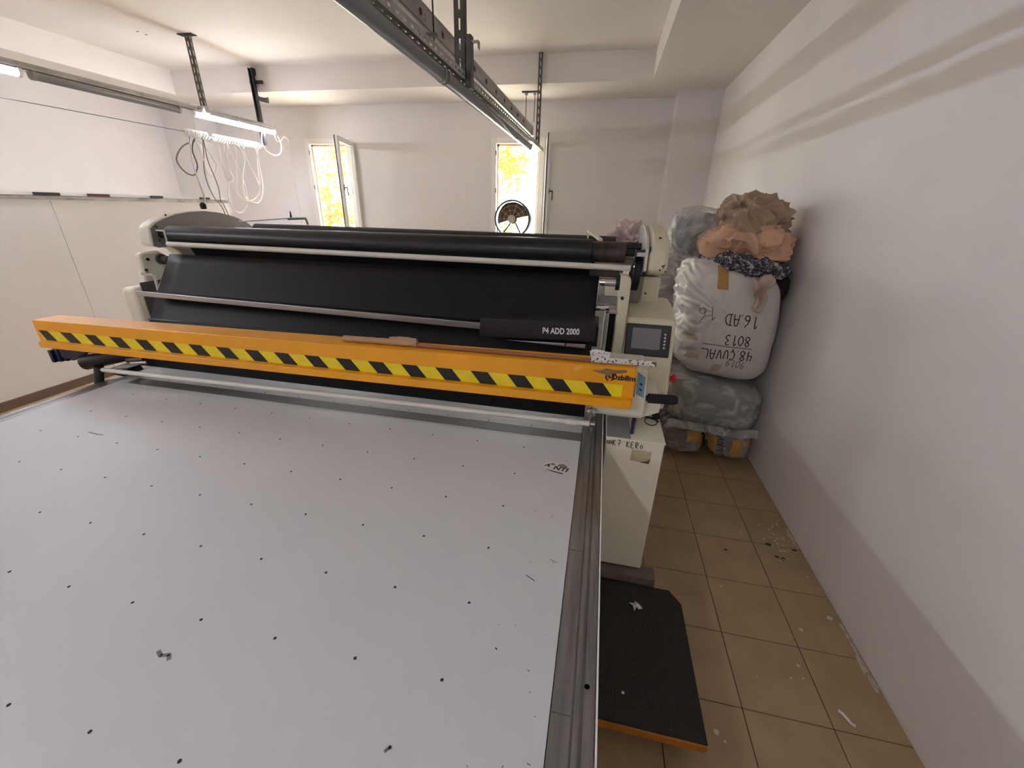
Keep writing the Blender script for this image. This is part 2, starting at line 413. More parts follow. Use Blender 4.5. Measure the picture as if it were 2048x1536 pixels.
def window(n, x0, x1, ang, hinge_w):
    root = thing('window_%d' % n, rel(((x0 + x1) / 2, YB, WB)), None, None, kind='structure')
    y0, y1 = YB - .012, YB + .075
    f = .085
    fr = MB(); fr.box(x0, x0 + f, y0, y1, WB, WT); fr.box(x1 - f, x1, y0, y1, WB, WT); fr.box(x0 + f, x1 - f, y0, y1, WT - f, WT); fr.box(x0 + f, x1 - f, y0, y1, WB, WB + f)
    fr.build('frame', PVC, root, bevel=.006)
    s2 = MB(); g = .03
    s2.box(x0 + f, x0 + f + g, y1 - .03, y1, WB + f, WT - f); s2.box(x1 - f - g, x1 - f, y1 - .03, y1, WB + f, WT - f); s2.box(x0 + f, x1 - f, y1 - .03, y1, WT - f - g, WT - f)
    s2.build('rebate', mat('rebate_tan', (196, 164, 132), .5), root)
    sill = box('sill', WHT, x0 - .03, x1 + .03, YB - .06, YB + .2, WB - .03, WB, root)
    for z in (WT - .25, WB + 1.0): box('hinge', GALVD, x0 + f - .012, x0 + f + .004, y0 - .006, y0 + .02, z, z + .07, root)
    # sash swung into the room on its right-hand hinge
    sw = (x1 - x0) - f + .01; hx, hy = x1 + .025, YB - .03; a = radians(ang)
    du = Vector((-cos(a), -sin(a), 0)); dn = Vector((sin(a), -cos(a), 0))
    def P(u, t, z): return Vector((hx, hy, 0)) + du * u + dn * t + Vector((0, 0, z))
    zb, zt = WB + f - .03, WT - .06; pf = .075; th = .06
    def pc(mb, u0, u1, z0, z1, t0=0., t1=th):
        mb.hexa([P(u0, t0, z0), P(u1, t0, z0), P(u1, t1, z0), P(u0, t1, z0), P(u0, t0, z1), P(u1, t0, z1), P(u1, t1, z1), P(u0, t1, z1)])
    sm = MB(); pc(sm, 0, pf, zb, zt); pc(sm, sw - pf, sw, zb, zt); pc(sm, pf, sw - pf, zb, zb + pf); pc(sm, pf, sw - pf, zt - pf, zt)
    sash = sm.build('sash', PVC, root, bevel=.006)
    pm = MB(); pc(pm, pf, sw - pf, zb + pf, zt - pf, .022, .036); pm.build('pane', GLASS, sash)
    sl = MB(); pc(sl, sw - .012, sw + .004, zb, zt, .01, .022); sl.build('seal', BLK, sash)
    hm = MB(); zc = (zb + zt) / 2 + .12
    hm.cyl(P(sw - .04, th, zc), P(sw - .04, th + .05, zc), .011, 10); hm.tube([P(sw - .04, th + .05, zc + .01), P(sw - .04, th + .052, zc - .12)], .01, 10)
    pc(hm, sw - .055, sw - .025, zc - .04, zc + .04, th, th + .01)
    hm.build('handle', GALVD, sash)
window(1, *W1, 103.5, .7)
window(2, *W2, 98.6, .7)

# ------------------------------------------------------------------ outside: ground and trees
GRD = mat('pale_concrete', (206, 200, 188), .9, var=.15, vscale=2)
struct(box('ground', GRD, -40, 30, YB + .22, 60, FZ - .3, FZ - .1))
def tree(x, y, h, seed, label, spread, nl, zc):
    rnd = random.Random(seed); root = thing('tree', rel((x, y, FZ - .1)), label, 'tree', 'trees outside the windows')
    tr = MB(); tips = []
    trunk = [Vector((x + .06 * sin(k * 1.3 + seed), y + .05 * cos(k), FZ - .1 + h * k / 7)) for k in range(8)]
    tr.tube(trunk, [.09 - .008 * k for k in range(8)], 8)
    for k in range(16):
        t = rnd.uniform(.3, 1); base = trunk[int(t * 7)]; d = Vector((rnd.gauss(0, 1), rnd.gauss(0, .6), rnd.uniform(-.1, .7))).normalized() * spread * rnd.uniform(.5, 1)
        tr.tube([base, base + d * .5 + Vector((0, 0, .08)), base + d], [.028, .018, .006], 6); tips += [base + d * q for q in (.5, .75, 1)]
    tr.build('trunk', BARK, root)
    lf = MB()
    for k in range(nl):
        c = rnd.choice(tips) + Vector((rnd.gauss(0, .2), rnd.gauss(0, .18), rnd.gauss(0, .16)))
        a = Vector((rnd.gauss(0, 1), rnd.gauss(0, 1), rnd.gauss(0, .6))).normalized(); b = a.orthogonal().normalized()
        b = (b * cos(k) + a.cross(b) * sin(k)); L = rnd.uniform(.05, .095)
        lf.add([c - a * L, c + b * L * .42 + a.cross(b) * L * .1, c + a * L, c - b * L * .42 + a.cross(b) * L * .1], [(0, 1, 2, 3)])
    tag(lf.build('foliage', LEAF, root, smooth=0, fix=False), kind='stuff')
tree(-2.55, 9.3, 3.7, 3, 'leafy tree seen through the window with the drum fan', .9, 1500, .5)
tree(-6.3, 9.2, 3.4, 8, 'leafy tree seen through the narrow window without the fan', .85, 800, .4)
tree(-7.4, 10.2, 3.0, 12, 'thin bush low behind the tree at the fanless window', .7, 420, .4)

# ------------------------------------------------------------------ overhead: trays, busbar trunking, lamps
def hanger(parent, x, y, z0, z1, m, w=.045, name='slotted_hanger', pitch=.085):
    mb = MB()
    mb.slots((x, y, z0), (1, 0, 0), (0, 0, 1), (0, 1, 0), w, z1 - z0, .003, .011, pitch * .58, pitch, .012)
    mb.slots((x + w / 2, y + .02, z0), (0, 1, 0), (0, 0, 1), (-1, 0, 0), .04, z1 - z0, .003, .009, pitch * .58, pitch, .012)
    mb.box(x - w / 2, x - w / 2 + .003, y, y + .012, z0, z1)
    return mb.build(name, m, parent, smooth=0)
def lamp(x, y0, y1, z, lit, label, group):
    root = thing('strip_lamp', rel((x, (y0 + y1) / 2, z)), label, 'lamp', group)
    mb = MB(); n = 12; prof = [(.034 * cos(pi + pi * k / n), .034 * sin(pi + pi * k / n) * 1.15) for k in range(n + 1)]
    pts = [(x + a, z + .045 + b) for a, b in prof]
    mb.prism(pts, 'y', y0 + .025, y1 - .025); mb.build('diffuser', TUBE_ON if lit else TUBE_OFF, root, smooth=40)
    h = MB(); h.box(x - .028, x + .028, y0 + .01, y1 - .01, z + .045, z + .068); h.build('housing', WHT if lit else GREYP, root, bevel=.004)
    for a, b in ((y0, y0 + .028), (y1 - .028, y1)):
        e = MB(); e.prism([(x + p * 1.08, z + .045 + q * 1.08) for p, q in prof] + [(x + .036, z + .07), (x - .036, z + .07)], 'y', a, b); e.build('end_cap', WHT if lit else GREYP, root, smooth=40)
    return root
def tray(name, label, x, y0, y1, z, w=.062, h=.045):
    """perforated channel: slotted bottom and slotted sides"""
    root = thing(name, rel((x, (y0 + y1) / 2, z)), label, 'cable tray')
    b = MB(); b.slots((x, y0, z), (1, 0, 0), (0, 1, 0), (0, 0, 1), w, y1 - y0, .002, .012, .045, .075, .012); b.build('slotted_base', GALVD, root, smooth=0)
    for sx in (-1, 1):
        q = MB(); q.slots((x + sx * w / 2, y0, z + h / 2), (0, 0, 1), (0, 1, 0), (sx, 0, 0), h, y1 - y0, .002, .013, .03, .075, .02); q.build('slotted_side', GALV, root, smooth=0)
    return root
lt = tray('cable_tray', 'perforated cable tray carrying the lit strip lamps on the left', -5.1, -3.9, 6.30, 1.012)
hp = hanger(lt, -5.07, 5.11, 1.03, CZ, GALVD, .06)
box('ceiling_plate', DARKST, -5.17, -4.97, 5.08, 5.16, CZ - .008, CZ, lt)
box('clamp', GALV, -5.15, -5.02, 5.09, 5.15, 1.0, 1.075, lt, bevel=.004)
hanger(lt, -5.07, 1.2, 1.03, CZ, GALVD, .06); hanger(lt, -5.07, -2.4, 1.03, CZ, GALVD, .06)
lamp(-5.1, 4.96, 6.34, .935, True, 'glowing strip lamp nearest the back wall, above the hanging cables', 'lit strip lamps on the left tray')
lamp(-5.1, 1.96, 3.33, .935, True, 'glowing strip lamp cut by the left edge of the picture', 'lit strip lamps on the left tray')
lamp(-5.1, 3.40, 4.80, .935, False, 'unlit grey strip lamp between the two glowing ones', 'unlit strip lamps')
lamp(-5.1, -.9, .47, .935, True, 'added glowing strip lamp on the left tray, unseen beside the camera', 'lit strip lamps on the left tray')  # unseen lamp added to brighten the room
lamp(-5.1, -3.2, -1.83, .935, True, 'added glowing strip lamp on the left tray, unseen behind the camera', 'lit strip lamps on the left tray')  # another unseen lamp, added for overall brightness
# the dark unistrut post carrying the end of the left tray
dp = thing('ceiling_strut', rel((-5.23, 6.25, .79)), 'dark steel strut hanging from the back beam behind the glowing lamp', 'strut')
m_ = MB(); m_.box(-5.262, -5.257, 6.22, 6.265, .79, 1.76); m_.box(-5.203, -5.198, 6.22, 6.265, .79, 1.76); m_.box(-5.257, -5.203, 6.26, 6.265, .79, 1.76); m_.box(-5.257, -5.245, 6.22, 6.225, .79, 1.76); m_.box(-5.215, -5.203, 6.22, 6.225, .79, 1.76)
m_.build('channel', DARKST, dp)
box('cross_arm', DARKST, -5.305, -5.10, 6.265, 6.29, 1.575, 1.615, dp)
box('wall_fixing', DARKST, -5.26, -5.20, 6.265, 6.30, 1.68, 1.76, dp)
m_ = MB(); m_.prism([(-5.2, 1.44), (-5.17, 1.41), (-5.05, 1.39), (-5.03, 1.40), (-5.03, 1.335), (-5.06, 1.33), (-5.15, 1.35), (-5.2, 1.39)], 'y', 6.225, 6.26); m_.build('hook_bracket', GALVD, dp)

ct = tray('cable_tray', 'perforated cable tray with grey unlit lamps running over the table', -1.01, -3.9, 6.62, .745)
hanger(ct, -1.01, 6.24, .75, CZ, GALVD, .05)
hanger(ct, -1.01, 3.05, .75, CZ, GALVD, .07, pitch=.1)
hanger(ct, -1.01, -.4, .75, CZ, GALVD, .07, pitch=.1)
box('clamp', GALVD, -.965, -.935, 3.04, 3.10, .70, .98, ct, bevel=.003)
m_ = MB(); m_.box(-.975, -.89, 3.05, 3.09, .945, .95); m_.box(-.895, -.89, 3.05, 3.09, .91, .95); m_.build('bracket', GALV, ct)
lamp(-1.02, 2.78, 5.72, .655, False, 'long unlit grey strip lamp under the middle tray, towards the window', 'unlit strip lamps')
lamp(-1.02, -2.15, -.78, .655, True, 'added glowing strip lamp under the middle tray, unseen just behind the camera', 'added fill lamps behind the camera')  # added out of view as fill light from behind the camera
lamp(-1.02, -.2, 2.74, .655, False, 'long unlit grey strip lamp under the middle tray, nearest the camera', 'unlit strip lamps')
wr = MB()
for k in range(3): wr.tube(smooth_path([(-.985 + .012 * k, 3.6 + .1 * k, .70), (-.975 + .01 * k, 4.3, .66 - .008 * k), (-.985, 4.75, .65), (-.99, 4.8, .69)]), .004, 6)
wr.build('lamp_wires', GREYP, ct)

bt = thing('busbar_trunking', rel((-1.2, 2, .97)), 'galvanised busbar trunking with red plugs hung on rods above the middle tray', 'trunking')
m_ = MB(); m_.prism([(-1.235, .965), (-1.17, .965), (-1.17, .975), (-1.175, .98), (-1.175, 1.07), (-1.17, 1.075), (-1.17, 1.085), (-1.235, 1.085)], 'y', -3.9, 6.80); m_.build('casing', GALV, bt)
box('side_strip', GALVD, -1.1755, -1.171, -3.9, 6.80, .975, .984, bt)
box('end_cap', GALV, -1.24, -1.165, 6.80, 6.84, .96, 1.09, bt, bevel=.004)
for k in range(-9, 10):
    y = 2.84 + k * .3575
    if -1 < y < 6.7:
        q = MB(); q.lathe([(0, .019), (.004, .019), (.007, .015)], (-1.176, y, 1.03), (1, 0, 0), 10); q.build('red_plug', REDD, bt)
lettering('2', .045, (-1.1745, 2.905, 1.02), (0, 1, 0), (0, 0, 1), INK, bt)
for x, y in ((-1.26, 6.67), (-1.14, 6.67)):
    q = MB(); q.cyl((x, y, 1.0), (x, y, BZ), .005, 8); q.build('hanging_rod', GALVD, bt)
box('ceiling_plate', DARKST, -1.32, -1.08, 6.64, 6.70, BZ - .012, BZ, bt)
for x in (-1.26, -1.14):
    q = MB(); q.lathe([(0, .022), (.03, .022)], (x, 6.67, BZ - .045), (0, 0, 1), 10); q.build('rod_nut', GALV, bt)
q = MB(); q.box(-1.27, -1.13, 6.65, 6.69, .95, .96); q.prism([(-1.265, .96), (-1.255, .96), (-1.255, 1.11), (-1.145, 1.11), (-1.145, .96), (-1.135, .96), (-1.135, 1.12), (-1.265, 1.12)], 'y', 6.655, 6.685); q.build('saddle', WHT, bt)
for y in (2.96, -.6):
    for x in (-1.255, -1.145):
        q = MB(); q.cyl((x, y, .93), (x, y, CZ), .005, 8); q.build('hanging_rod', DARKST, bt)
    box('rod_bar', GALVD, -1.275, -1.125, y - .015, y + .015, .945, .965, bt)

pt = thing('busbar_trunking', rel((-5.25, 2, -.036)), 'worn galvanised trunking lying along the top of the low left partition', 'trunking')
WORN = mat('worn_zinc', (186, 180, 172), .5, .35, rgb2=(120, 110, 104), vscale=7, stretch=(1, .6, 2))
m_ = MB(); m_.box(-5.29, -5.195, -4, 5.29, -.034, .0); m_.build('casing', WORN, pt)
m_ = MB(); m_.box(-5.285, -5.21, -4, 5.26, .004, .036); m_.build('cover_strip', WHT, pt)
box('shadow_gap_strip', DARKST, -5.28, -5.205, -4, 5.27, .0, .004, pt)  # dark strip painting the shadow line below the cover strip
for k in range(-4, 7):
    y = 3.13 + k * .64 - (.2 if k else 0) + .02
    if y < 5.2: box('tap_off_plug', REDD if k % 2 else DARKST, -5.212, -5.192, y, y + .20 if k < 2 else y + .14, .006, .030, pt)

# steel wire with white coil springs and the cables hung on them
wire = tag(MB().tube([(-5.1, -3.9, .757), (-5.1, 2, .752), (-5.1, 6.24, .757)], .0035, 6).build('tension_wire', GALVD), 'thin steel wire stretched below the lit lamps', 'wire')
ws = thing('plastic_coil', rel((-5.1, 5.3, .70)), 'white plastic coils threaded on the thin steel wire', 'coil')
for (a, b, n) in ((4.78, 5.12, 9), (5.2, 5.98, 19)):
    c = []
    for k in range(n * 10 + 1):
        t = k / 10; y = a + (b - a) * t / n; c.append((-5.1 + .034 * cos(2 * pi * t), y, .757 - .012 + .038 * sin(2 * pi * t)))
    MB().tube(c, .010, 6).build('coil', WHT, ws)
CAB = mat('white_cable', (244, 240, 232), .5); CABG = mat('grey_cable', (120, 112, 104), .5)
LOOPS = [
 [(4.81, 2.457), (4.7, 2.395), (4.62, 2.287), (4.63, 2.205), (4.69, 2.125), (4.79, 2.101), (4.86, 2.155), (4.89, 2.227), (4.86, 2.312), (4.85, 2.379), (4.88, 2.45), (4.92, 2.53)],
 [(4.83, 2.55), (4.89, 2.526), (4.95, 2.514), (5.01, 2.475), (5.08, 2.387), (5.14, 2.286), (5.17, 2.261), (5.13, 2.176), (5.08, 2.126), (5.03, 2.118), (4.98, 2.182), (4.96, 2.304), (4.94, 2.423), (4.92, 2.53)],
 [(5.13, 2.56), (5.23, 2.547), (5.26, 2.498), (5.24, 2.351), (5.24, 2.184), (5.27, 2.083), (5.31, 2.051), (5.36, 2.097), (5.34, 2.183), (5.32, 2.322), (5.32, 2.451), (5.34, 2.527), (5.4, 2.506), (5.44, 2.409), (5.48, 2.261), (5.53, 2.088), (5.56, 1.949), (5.55, 1.836)],
 [(5.43, 2.54), (5.51, 2.53), (5.58, 2.491), (5.61, 2.35), (5.53, 2.138), (5.5, 1.987), (5.5, 1.866), (5.56, 1.821)],
 [(5.54, 2.52), (5.47, 2.26), (5.41, 2.101), (5.37, 1.981), (5.39, 1.893), (5.48, 1.819), (5.61, 1.837), (5.74, 1.914), (5.79, 2.0), (5.75, 2.122), (5.68, 2.258), (5.64, 2.431), (5.65, 2.509), (5.75, 2.545), (5.84, 2.512), (5.88, 2.407), (5.87, 2.212), (5.85, 2.044), (5.81, 1.895), (5.74, 1.808), (5.64, 1.801), (5.55, 1.825), (5.5, 1.906), (5.5, 2.027)],
 [(5.83, 2.064), (5.76, 2.244), (5.67, 2.434), (5.61, 2.494), (5.54, 2.543)],
 [(6.03, 2.575), (5.96, 2.577), (5.91, 2.42), (5.88, 2.234), (5.83, 2.044)],
 [(5.4, 2.53), (5.34, 2.324), (5.32, 2.171), (5.23, 1.878), (5.23, 1.76), (5.32, 1.67), (5.44, 1.69), (5.52, 1.773)],
 [(6.07, 2.76), (6.04, 2.617), (6.11, 2.513), (6.24, 2.475), (6.37, 2.521), (6.44, 2.636), (6.40, 2.76)]]
LABS = ['round grey cable loop hanging leftmost under the white coils', 'white cable loop with a cut end, second from the left under the coils', 'white cable falling in a narrow hairpin below the middle of the coils', 'white cable hanging down in a long S below the longer coil',
        'longest white cable, swinging in two wide hanging loops', 'white cable running slantwise across the two wide loops', 'white cable dropping from the coil end beside the dark strut', 'lowest white cable loop, dipping just above the machine head', 'white cable loop slung under the right end of the glowing lamp']
for k, lp in enumerate(LOOPS):
    rnd = random.Random(k); off = (k % 5 - 2) * .016; n = len(lp) - 1
    pts = smooth_path([(-5.1 + off * sin(pi * i / n) + .01 * sin(i * 1.7 + k), y, z) for i, (y, z) in enumerate(lp)], 5)
    tag(MB().tube(pts, .0085, 6).build('hanging_cable', CABG if k == 0 else CAB, xf=raw, smooth=60), LABS[k], 'cable', 'cables hung on the tension wire')
pl = thing('machine_cable', raw((-2.77, 2.603, 1.76)), 'grey power cable dropping from the wire to a black plug on the machine head', 'cable')
MB().tube(smooth_path([(-5.1, 4.83, 2.545), (-5.06, 4.80, 2.49), (-4.6, 4.33, 2.22), (-3.6, 3.4, 1.97), (-2.95, 2.8, 1.84), (-2.772, 2.61, 1.79)], 8), .006, 6).build('sheath', CABG, pl, xf=raw)
q = MB(); q.lathe([(-.012, .016), (.0, .02), (.02, .02), (.032, .008)], (-2.772, 2.605, 1.772), (0, 0, 1), 12); q.build('plug', BLK, pl, xf=raw)
for k, (lab, lp) in enumerate((('grey cable falling behind the machine head, left of the pair', [(5.03, 2.55), (4.99, 2.36), (4.94, 2.179), (4.94, 2.017), (4.99, 1.852), (5.09, 1.69), (5.12, 1.3), (5.0, .96)]), ('grey cable falling behind the machine head, right of the pair', [(5.04, 2.55), (5.02, 2.293), (5.05, 2.124), (5.07, 1.968), (5.05, 1.806), (5.08, 1.763), (5.12, 1.5), (5.05, .96)]))):
    n = len(lp) - 1
    tag(MB().tube(smooth_path([(-5.1 + .05 * k * i / n + .0 * i, y, z) for i, (y, z) in enumerate(lp)]), .006, 6).build('hanging_cable', CABG, xf=raw, smooth=60), lab, 'cable', 'cables falling behind the machine')
tag(MB().tube(smooth_path([(-5.1, 6.33, 2.77), (-5.1, 6.36, 2.685), (-5.15, 6.5, 2.70), (-5.3, 6.8, 2.80), (-5.5, 7.15, 2.79), (-5.553, 7.19, 2.74)]), .006, 6).build('lamp_flex', CAB, xf=raw), 'white flex from the lamp end across to the wall duct', 'cable')
tag(box('cable_duct', WHT, -5.566, -5.544, YB - .018, YB, -1.2, .93, bevel=.003), 'slim white cable duct running down the back wall left of the fanless window', 'duct')

# ------------------------------------------------------------------ the spreading table
TZ = -.92
TXL, TXR, TY1, TY2 = -2.512, -.008, -1.6, 5.6
tb = thing('spreading_table', rel((-1.25, 2, FZ)), 'long white laminate fabric spreading table with small holes and aluminium rails', 'table')
top = box('table_top', TABLE, TXL, TXR, TY1, TY2, TZ - .03, TZ, tb)
hl = MB()
rows = [-.30, -.11, .078, .275, .508, .697, .884, 1.073, 1.261, 1.453, 1.642, 1.83, 2.02, 2.21]
for r, y in enumerate(rows):
    for k in range(0, 12):
        x = -.238 - .2025 * k
        if x < TXL + .05: continue
        hl.lathe([(0, .0036), (.0006, .0036)], (x, y, TZ - .0001), (0, 0, 1), 12)
tag(hl.build('air_holes', INK, top, smooth=0), kind='stuff')
def rail(xa, sgn):
    prof = [(0, -.06), (0, -.001), (.040, -.001), (.040, -.007), (.045, -.007), (.045, -.001), (.056, -.001), (.056, -.010), (.064, -.010), (.064, -.003), (.086, -.003), (.086, -.012), (.089, -.012), (.089, -.06)]
    m = MB(); m.prism([(xa + sgn * u, TZ + w) for u, w in prof], 'y', TY1, TY2)
    return m.build('side_rail', RAILM, tb, smooth=0)
rail(TXR + .002, 1); rail(TXL - .002, -1)
box('rail_lip', WHT, TXR + .0905, TXR + .0945, TY1, TY2, TZ - .06, TZ - .004, tb)
for y in (.935, .50): box('rail_joint', GALVD, TXR + .003, TXR + .041, y, y + .0015, TZ - .006, TZ - .0006, tb)
q = MB(); q.lathe([(0, .006), (.003, .006)], (.063, .565, TZ - .006), (0, 0, 1), 8); q.build('rail_screw', BLK, tb)
box('apron', GREYP, TXR - .03, TXR + .06, TY1, TY2, TZ - .16, TZ - .06, tb); box('apron', GREYP, TXL - .06, TXL + .03, TY1, TY2, TZ - .16, TZ - .06, tb)
for y in (-1.4, .3, 2.0, 3.7, 5.4):
    for x in (TXL + .06, TXR - .06): box('leg', GREYP, x - .035, x + .035, y - .035, y + .035, FZ, TZ - .03, tb)
    box('cross_beam', GREYP, TXL + .06, TXR - .06, y - .02, y + .02, TZ - .12, TZ - .03, tb)
# marks on the top: pen lines, scuffs, and the torn sticker
def mark(pts, r, m=INK, z=TZ, name='pen_mark'):
    mb = MB(); P = [Vector((*p, z + .0004)) for p in pts]
    for a, b in zip(P, P[1:]):
        d = (b - a).normalized(); n_ = Vector((-d.y, d.x, 0)) * r; mb.add([a - n_ - d * r * .3, b - n_ + d * r * .3, b + n_ + d * r * .3, a + n_ - d * r * .3], [(0, 1, 2, 3)])
    return mb.build(name, m, top, smooth=0, fix=False)
SCUFF = mat('grey_scuff', (120, 116, 112), .6)
mark([(-.113, .814), (-.087, .800)], .0012); mark([(-.057, .885), (-.047, .879), (-.043, .871)], .001, SCUFF); mark([(-.047, .879), (-.034, .876)], .0009, SCUFF)
mark([(-.295, .368), (-.289, .377), (-.287, .374)], .003, SCUFF); mark([(-.145, .60), (-.140, .597)], .0014)
mark([(-.06, 1.392), (-.045, 1.389)], .0014, SCUFF); mark([(-2.06, 1.112), (-2.0, 1.106), (-1.98, 1.108)], .003, SCUFF)
mark([(-.87, .425), (-.855, .418), (-.84, .424), (-.83, .415)], .004, SCUFF); pass
rnd = random.Random(5)
for k in range(16):
    x = rnd.uniform(-.16, -.02); y = rnd.uniform(.38, 1.3); a = rnd.uniform(0, 6.28); L = rnd.uniform(.002, .007)
    mark([(x, y), (x + L * cos(a), y + L * sin(a))], rnd.uniform(.0006, .0012), SCUFF)
stk = thing('sticker_remnant', rel((-.09, 1.33, TZ)), None, None); stk.parent = tb; stk.location = rel((-.09, 1.33, TZ)) - ORG[tb.name]
for pts_, mm in (([(-.145, 1.352), (-.12, 1.376), (-.092, 1.368), (-.05, 1.338), (-.047, 1.312), (-.07, 1.298), (-.138, 1.322)], mat('clear_label', (224, 220, 216), .3, var=.12, vscale=30)), ([(-.082, 1.362), (-.062, 1.366), (-.046, 1.352), (-.052, 1.340), (-.085, 1.348)], mat('grubby_glue', (150, 136, 116), .5, var=.3, vscale=40))):
    m_ = MB(); m_.add([(x, y, TZ + (.0005 if mm.name == 'clear_label' else .0008)) for x, y in pts_], [tuple(range(len(pts_)))]); m_.build('label_film', mm, stk, smooth=0, fix=False)
ra = radians(-8)
lettering('NTI', .034, (-.073, 1.331, TZ + .0012), (cos(ra), sin(ra), 0), (-sin(ra), cos(ra), 0), INK, stk, bold=.0012, shear=.25)
lettering('A', .03, (-.125, 1.345, TZ + .0012), (cos(ra), sin(ra), 0), (-sin(ra), cos(ra), 0), INK, stk, bold=.001, shear=.3)
lettering('or', .018, (-.103, 1.358, TZ + .0012), (cos(ra), sin(ra), 0), (-sin(ra), cos(ra), 0), INK, stk, bold=.0008)
mark([(-.125, 1.317), (-.06, 1.303)], .0014, z=TZ + .001); mark([(-.11, 1.311), (-.062, 1.300)], .0012, z=TZ + .001)

GL = {'1': [[(.1, .8), (.3, 1), (.28, 0)]], '6': [[(.55, 1), (.25, .65), (.1, .25), (.25, 0), (.5, .1), (.52, .32), (.3, .45), (.12, .3)]], '.': [[(.1, 0), (.15, .05)]],
      'A': [[(0, 0), (.12, .8), (.28, 1), (.45, .8), (.5, 0)], [(.03, .45), (.5, .42)]], 'D': [[(.12, 0), (.14, 1)], [(-.05, .98), (.4, .92), (.6, .5), (.45, .1), (-.05, .0)]],
      '8': [[(.3, .52), (.1, .76), (.3, 1), (.5, .76), (.3, .52), (.06, .25), (.3, 0), (.54, .25), (.3, .52)]], '0': [[(.3, 1), (.06, .6), (.1, .2), (.3, 0), (.52, .25), (.54, .7), (.3, 1)]],
      '3': [[(.08, .95), (.42, 1), (.48, .75), (.25, .55), (.5, .3), (.32, 0), (.05, .1)]], '4': [[(.12, 1), (.06, .48), (.52, .5)], [(.45, 1), (.42, 0)]],
      'C': [[(.52, .85), (.25, .98), (.08, .5), (.25, .08), (.54, .18)], [(.3, .05), (.34, -.12), (.24, -.18)]], 'U': [[(.05, .9), (.08, .25), (.25, 0), (.42, .2), (.5, .9)]], 'V': [[(.02, .9), (.25, 0), (.5, .95)]], 'L': [[(.12, 1), (.08, .08), (.8, -.02)]], 'K': [[(.1, 1), (.12, 0)], [(.5, .95), (.14, .5), (.55, .0)]], '7': [[(.05, .95), (.5, 1), (.25, 0)], [(.15, .5), (.45, .55)]], 'E': [[(.5, 1), (.1, .95), (.12, .02), (.52, .0)], [(.12, .5), (.42, .52)]], 'R': [[(.12, 0), (.1, 1), (.42, .95), (.45, .6), (.14, .48), (.5, 0)]], 'O': [[(.3, .7), (.1, .45), (.2, .12), (.42, .15), (.48, .5), (.3, .7)]], ' ': [], '9': [[(.5, .6), (.25, .5), (.12, .8), (.35, 1), (.5, .8), (.45, .3), (.3, 0)]]}
def handwrite(txt, h, o, ux, uy, m, parent, bvh, cast, pen=.0032, adv=.72):
    """felt-pen strokes laid on a surface"""
    o = Vector(o); ux = Vector(ux).normalized(); uy = Vector(uy).normalized(); mb = MB(); W_ = len(txt) * adv * h * .85; x = -W_ / 2
    def lay(p):
        p = rel(p)
        if bvh is None: return p
        hh = bvh.ray_cast(p - Vector(cast), Vector(cast)); return hh[0] - Vector(cast) * .003 if hh[0] is not None else p
    for ch_ in txt:
        for st_ in GL[ch_]:
            pts = smooth_path([o + ux * (x + a_ * h * .85) + uy * ((b_ - .5) * h) for a_, b_ in st_], 5); prv = None
            for i in range(len(pts) - 1):
                d = (pts[i + 1] - pts[i]); d = d.normalized() if d.length > 1e-7 else ux; n_ = d.cross(Vector(cast)).normalized() * pen
                q0 = [lay(pts[i] - n_ - d * pen * .3), lay(pts[i + 1] - n_ + d * pen * .3), lay(pts[i + 1] + n_ + d * pen * .3), lay(pts[i] + n_ - d * pen * .3)]
                mb.add(q0, [(0, 1, 2, 3)])
        x += adv * h * .85 * (.5 if ch_ == '.' else 1)
    return mb.build('marker_writing', m, parent, raw, smooth=0, fix=False)

# ------------------------------------------------------------------ the spreading machine (drawn in its own scale, see mac())
mc = thing('spreading_machine', mac((-1.35, 2.3, -1.9157)), 'cream fabric spreading machine with black rollers and striped orange bar across the table', 'machine')
def mbox(name, m, x0, x1, y0, y1, z0, z1, parent=mc, bevel=.004, **k): return box(name, m, x0, x1, y0, y1, z0, z1, parent, mac, bevel, **k)
GR = -1.9157                 # floor in machine units
# striped front bar: it runs very slightly askew and deepens to the right
def bz(x, t):                # t 0 bottom .. 1 top
    k = (x + 3.05) / 3.235; lo = -.771 + .008 * k; hi = -.627 + .036 * k
    return lo + (hi - lo) * t
def by(x, d): return 1.60 + .03 * (x + 3.05) / 3.235 + d
def barsec(name, m, prof, x0, x1, parent, bevel=.003):
    mb = MB(); n = len(prof)
    mb.add([(x0, by(x0, d), bz(x0, t)) for d, t in prof] + [(x1, by(x1, d), bz(x1, t)) for d, t in prof],
           [tuple(range(n))[::-1], tuple(range(n, 2 * n))] + [(i, (i + 1) % n, n + (i + 1) % n, n + i) for i in range(n)])
    return mb.build(name, m, parent, mac, bevel=bevel)
bar = barsec('safety_bar', YEL, [(0, .08), (0, 1), (.125, 1), (.125, .93), (.012, .93), (.012, .08)], -3.025, .186, mc)
barsec('lower_lip', YEL, [(-.032, 0), (-.032, .225), (.002, .235), (.002, .20), (-.024, .19), (-.024, .03), (.06, .03), (.06, 0)], -2.99, .181, bar)
barsec('end_plate', YEL, [(.0, .03), (.0, .985), (.12, .985), (.12, .03)], .1815, .187, bar, bevel=0)
def st(x, t, lift): return (x, by(x, -lift), bz(x, t))
def tt(x): return .62 - .06 * (x + 3.05) / 3.235
SB, STT = .175, .6
yt = MB(); yt.add([st(-2.985, SB, .0012), st(.140, SB, .0012), st(.140, tt(.14), .0012), st(-3.0, tt(-3), .0012)], [(0, 1, 2, 3)]); yt.build('yellow_tape', TAPEY, bar, mac, smooth=0, fix=False)
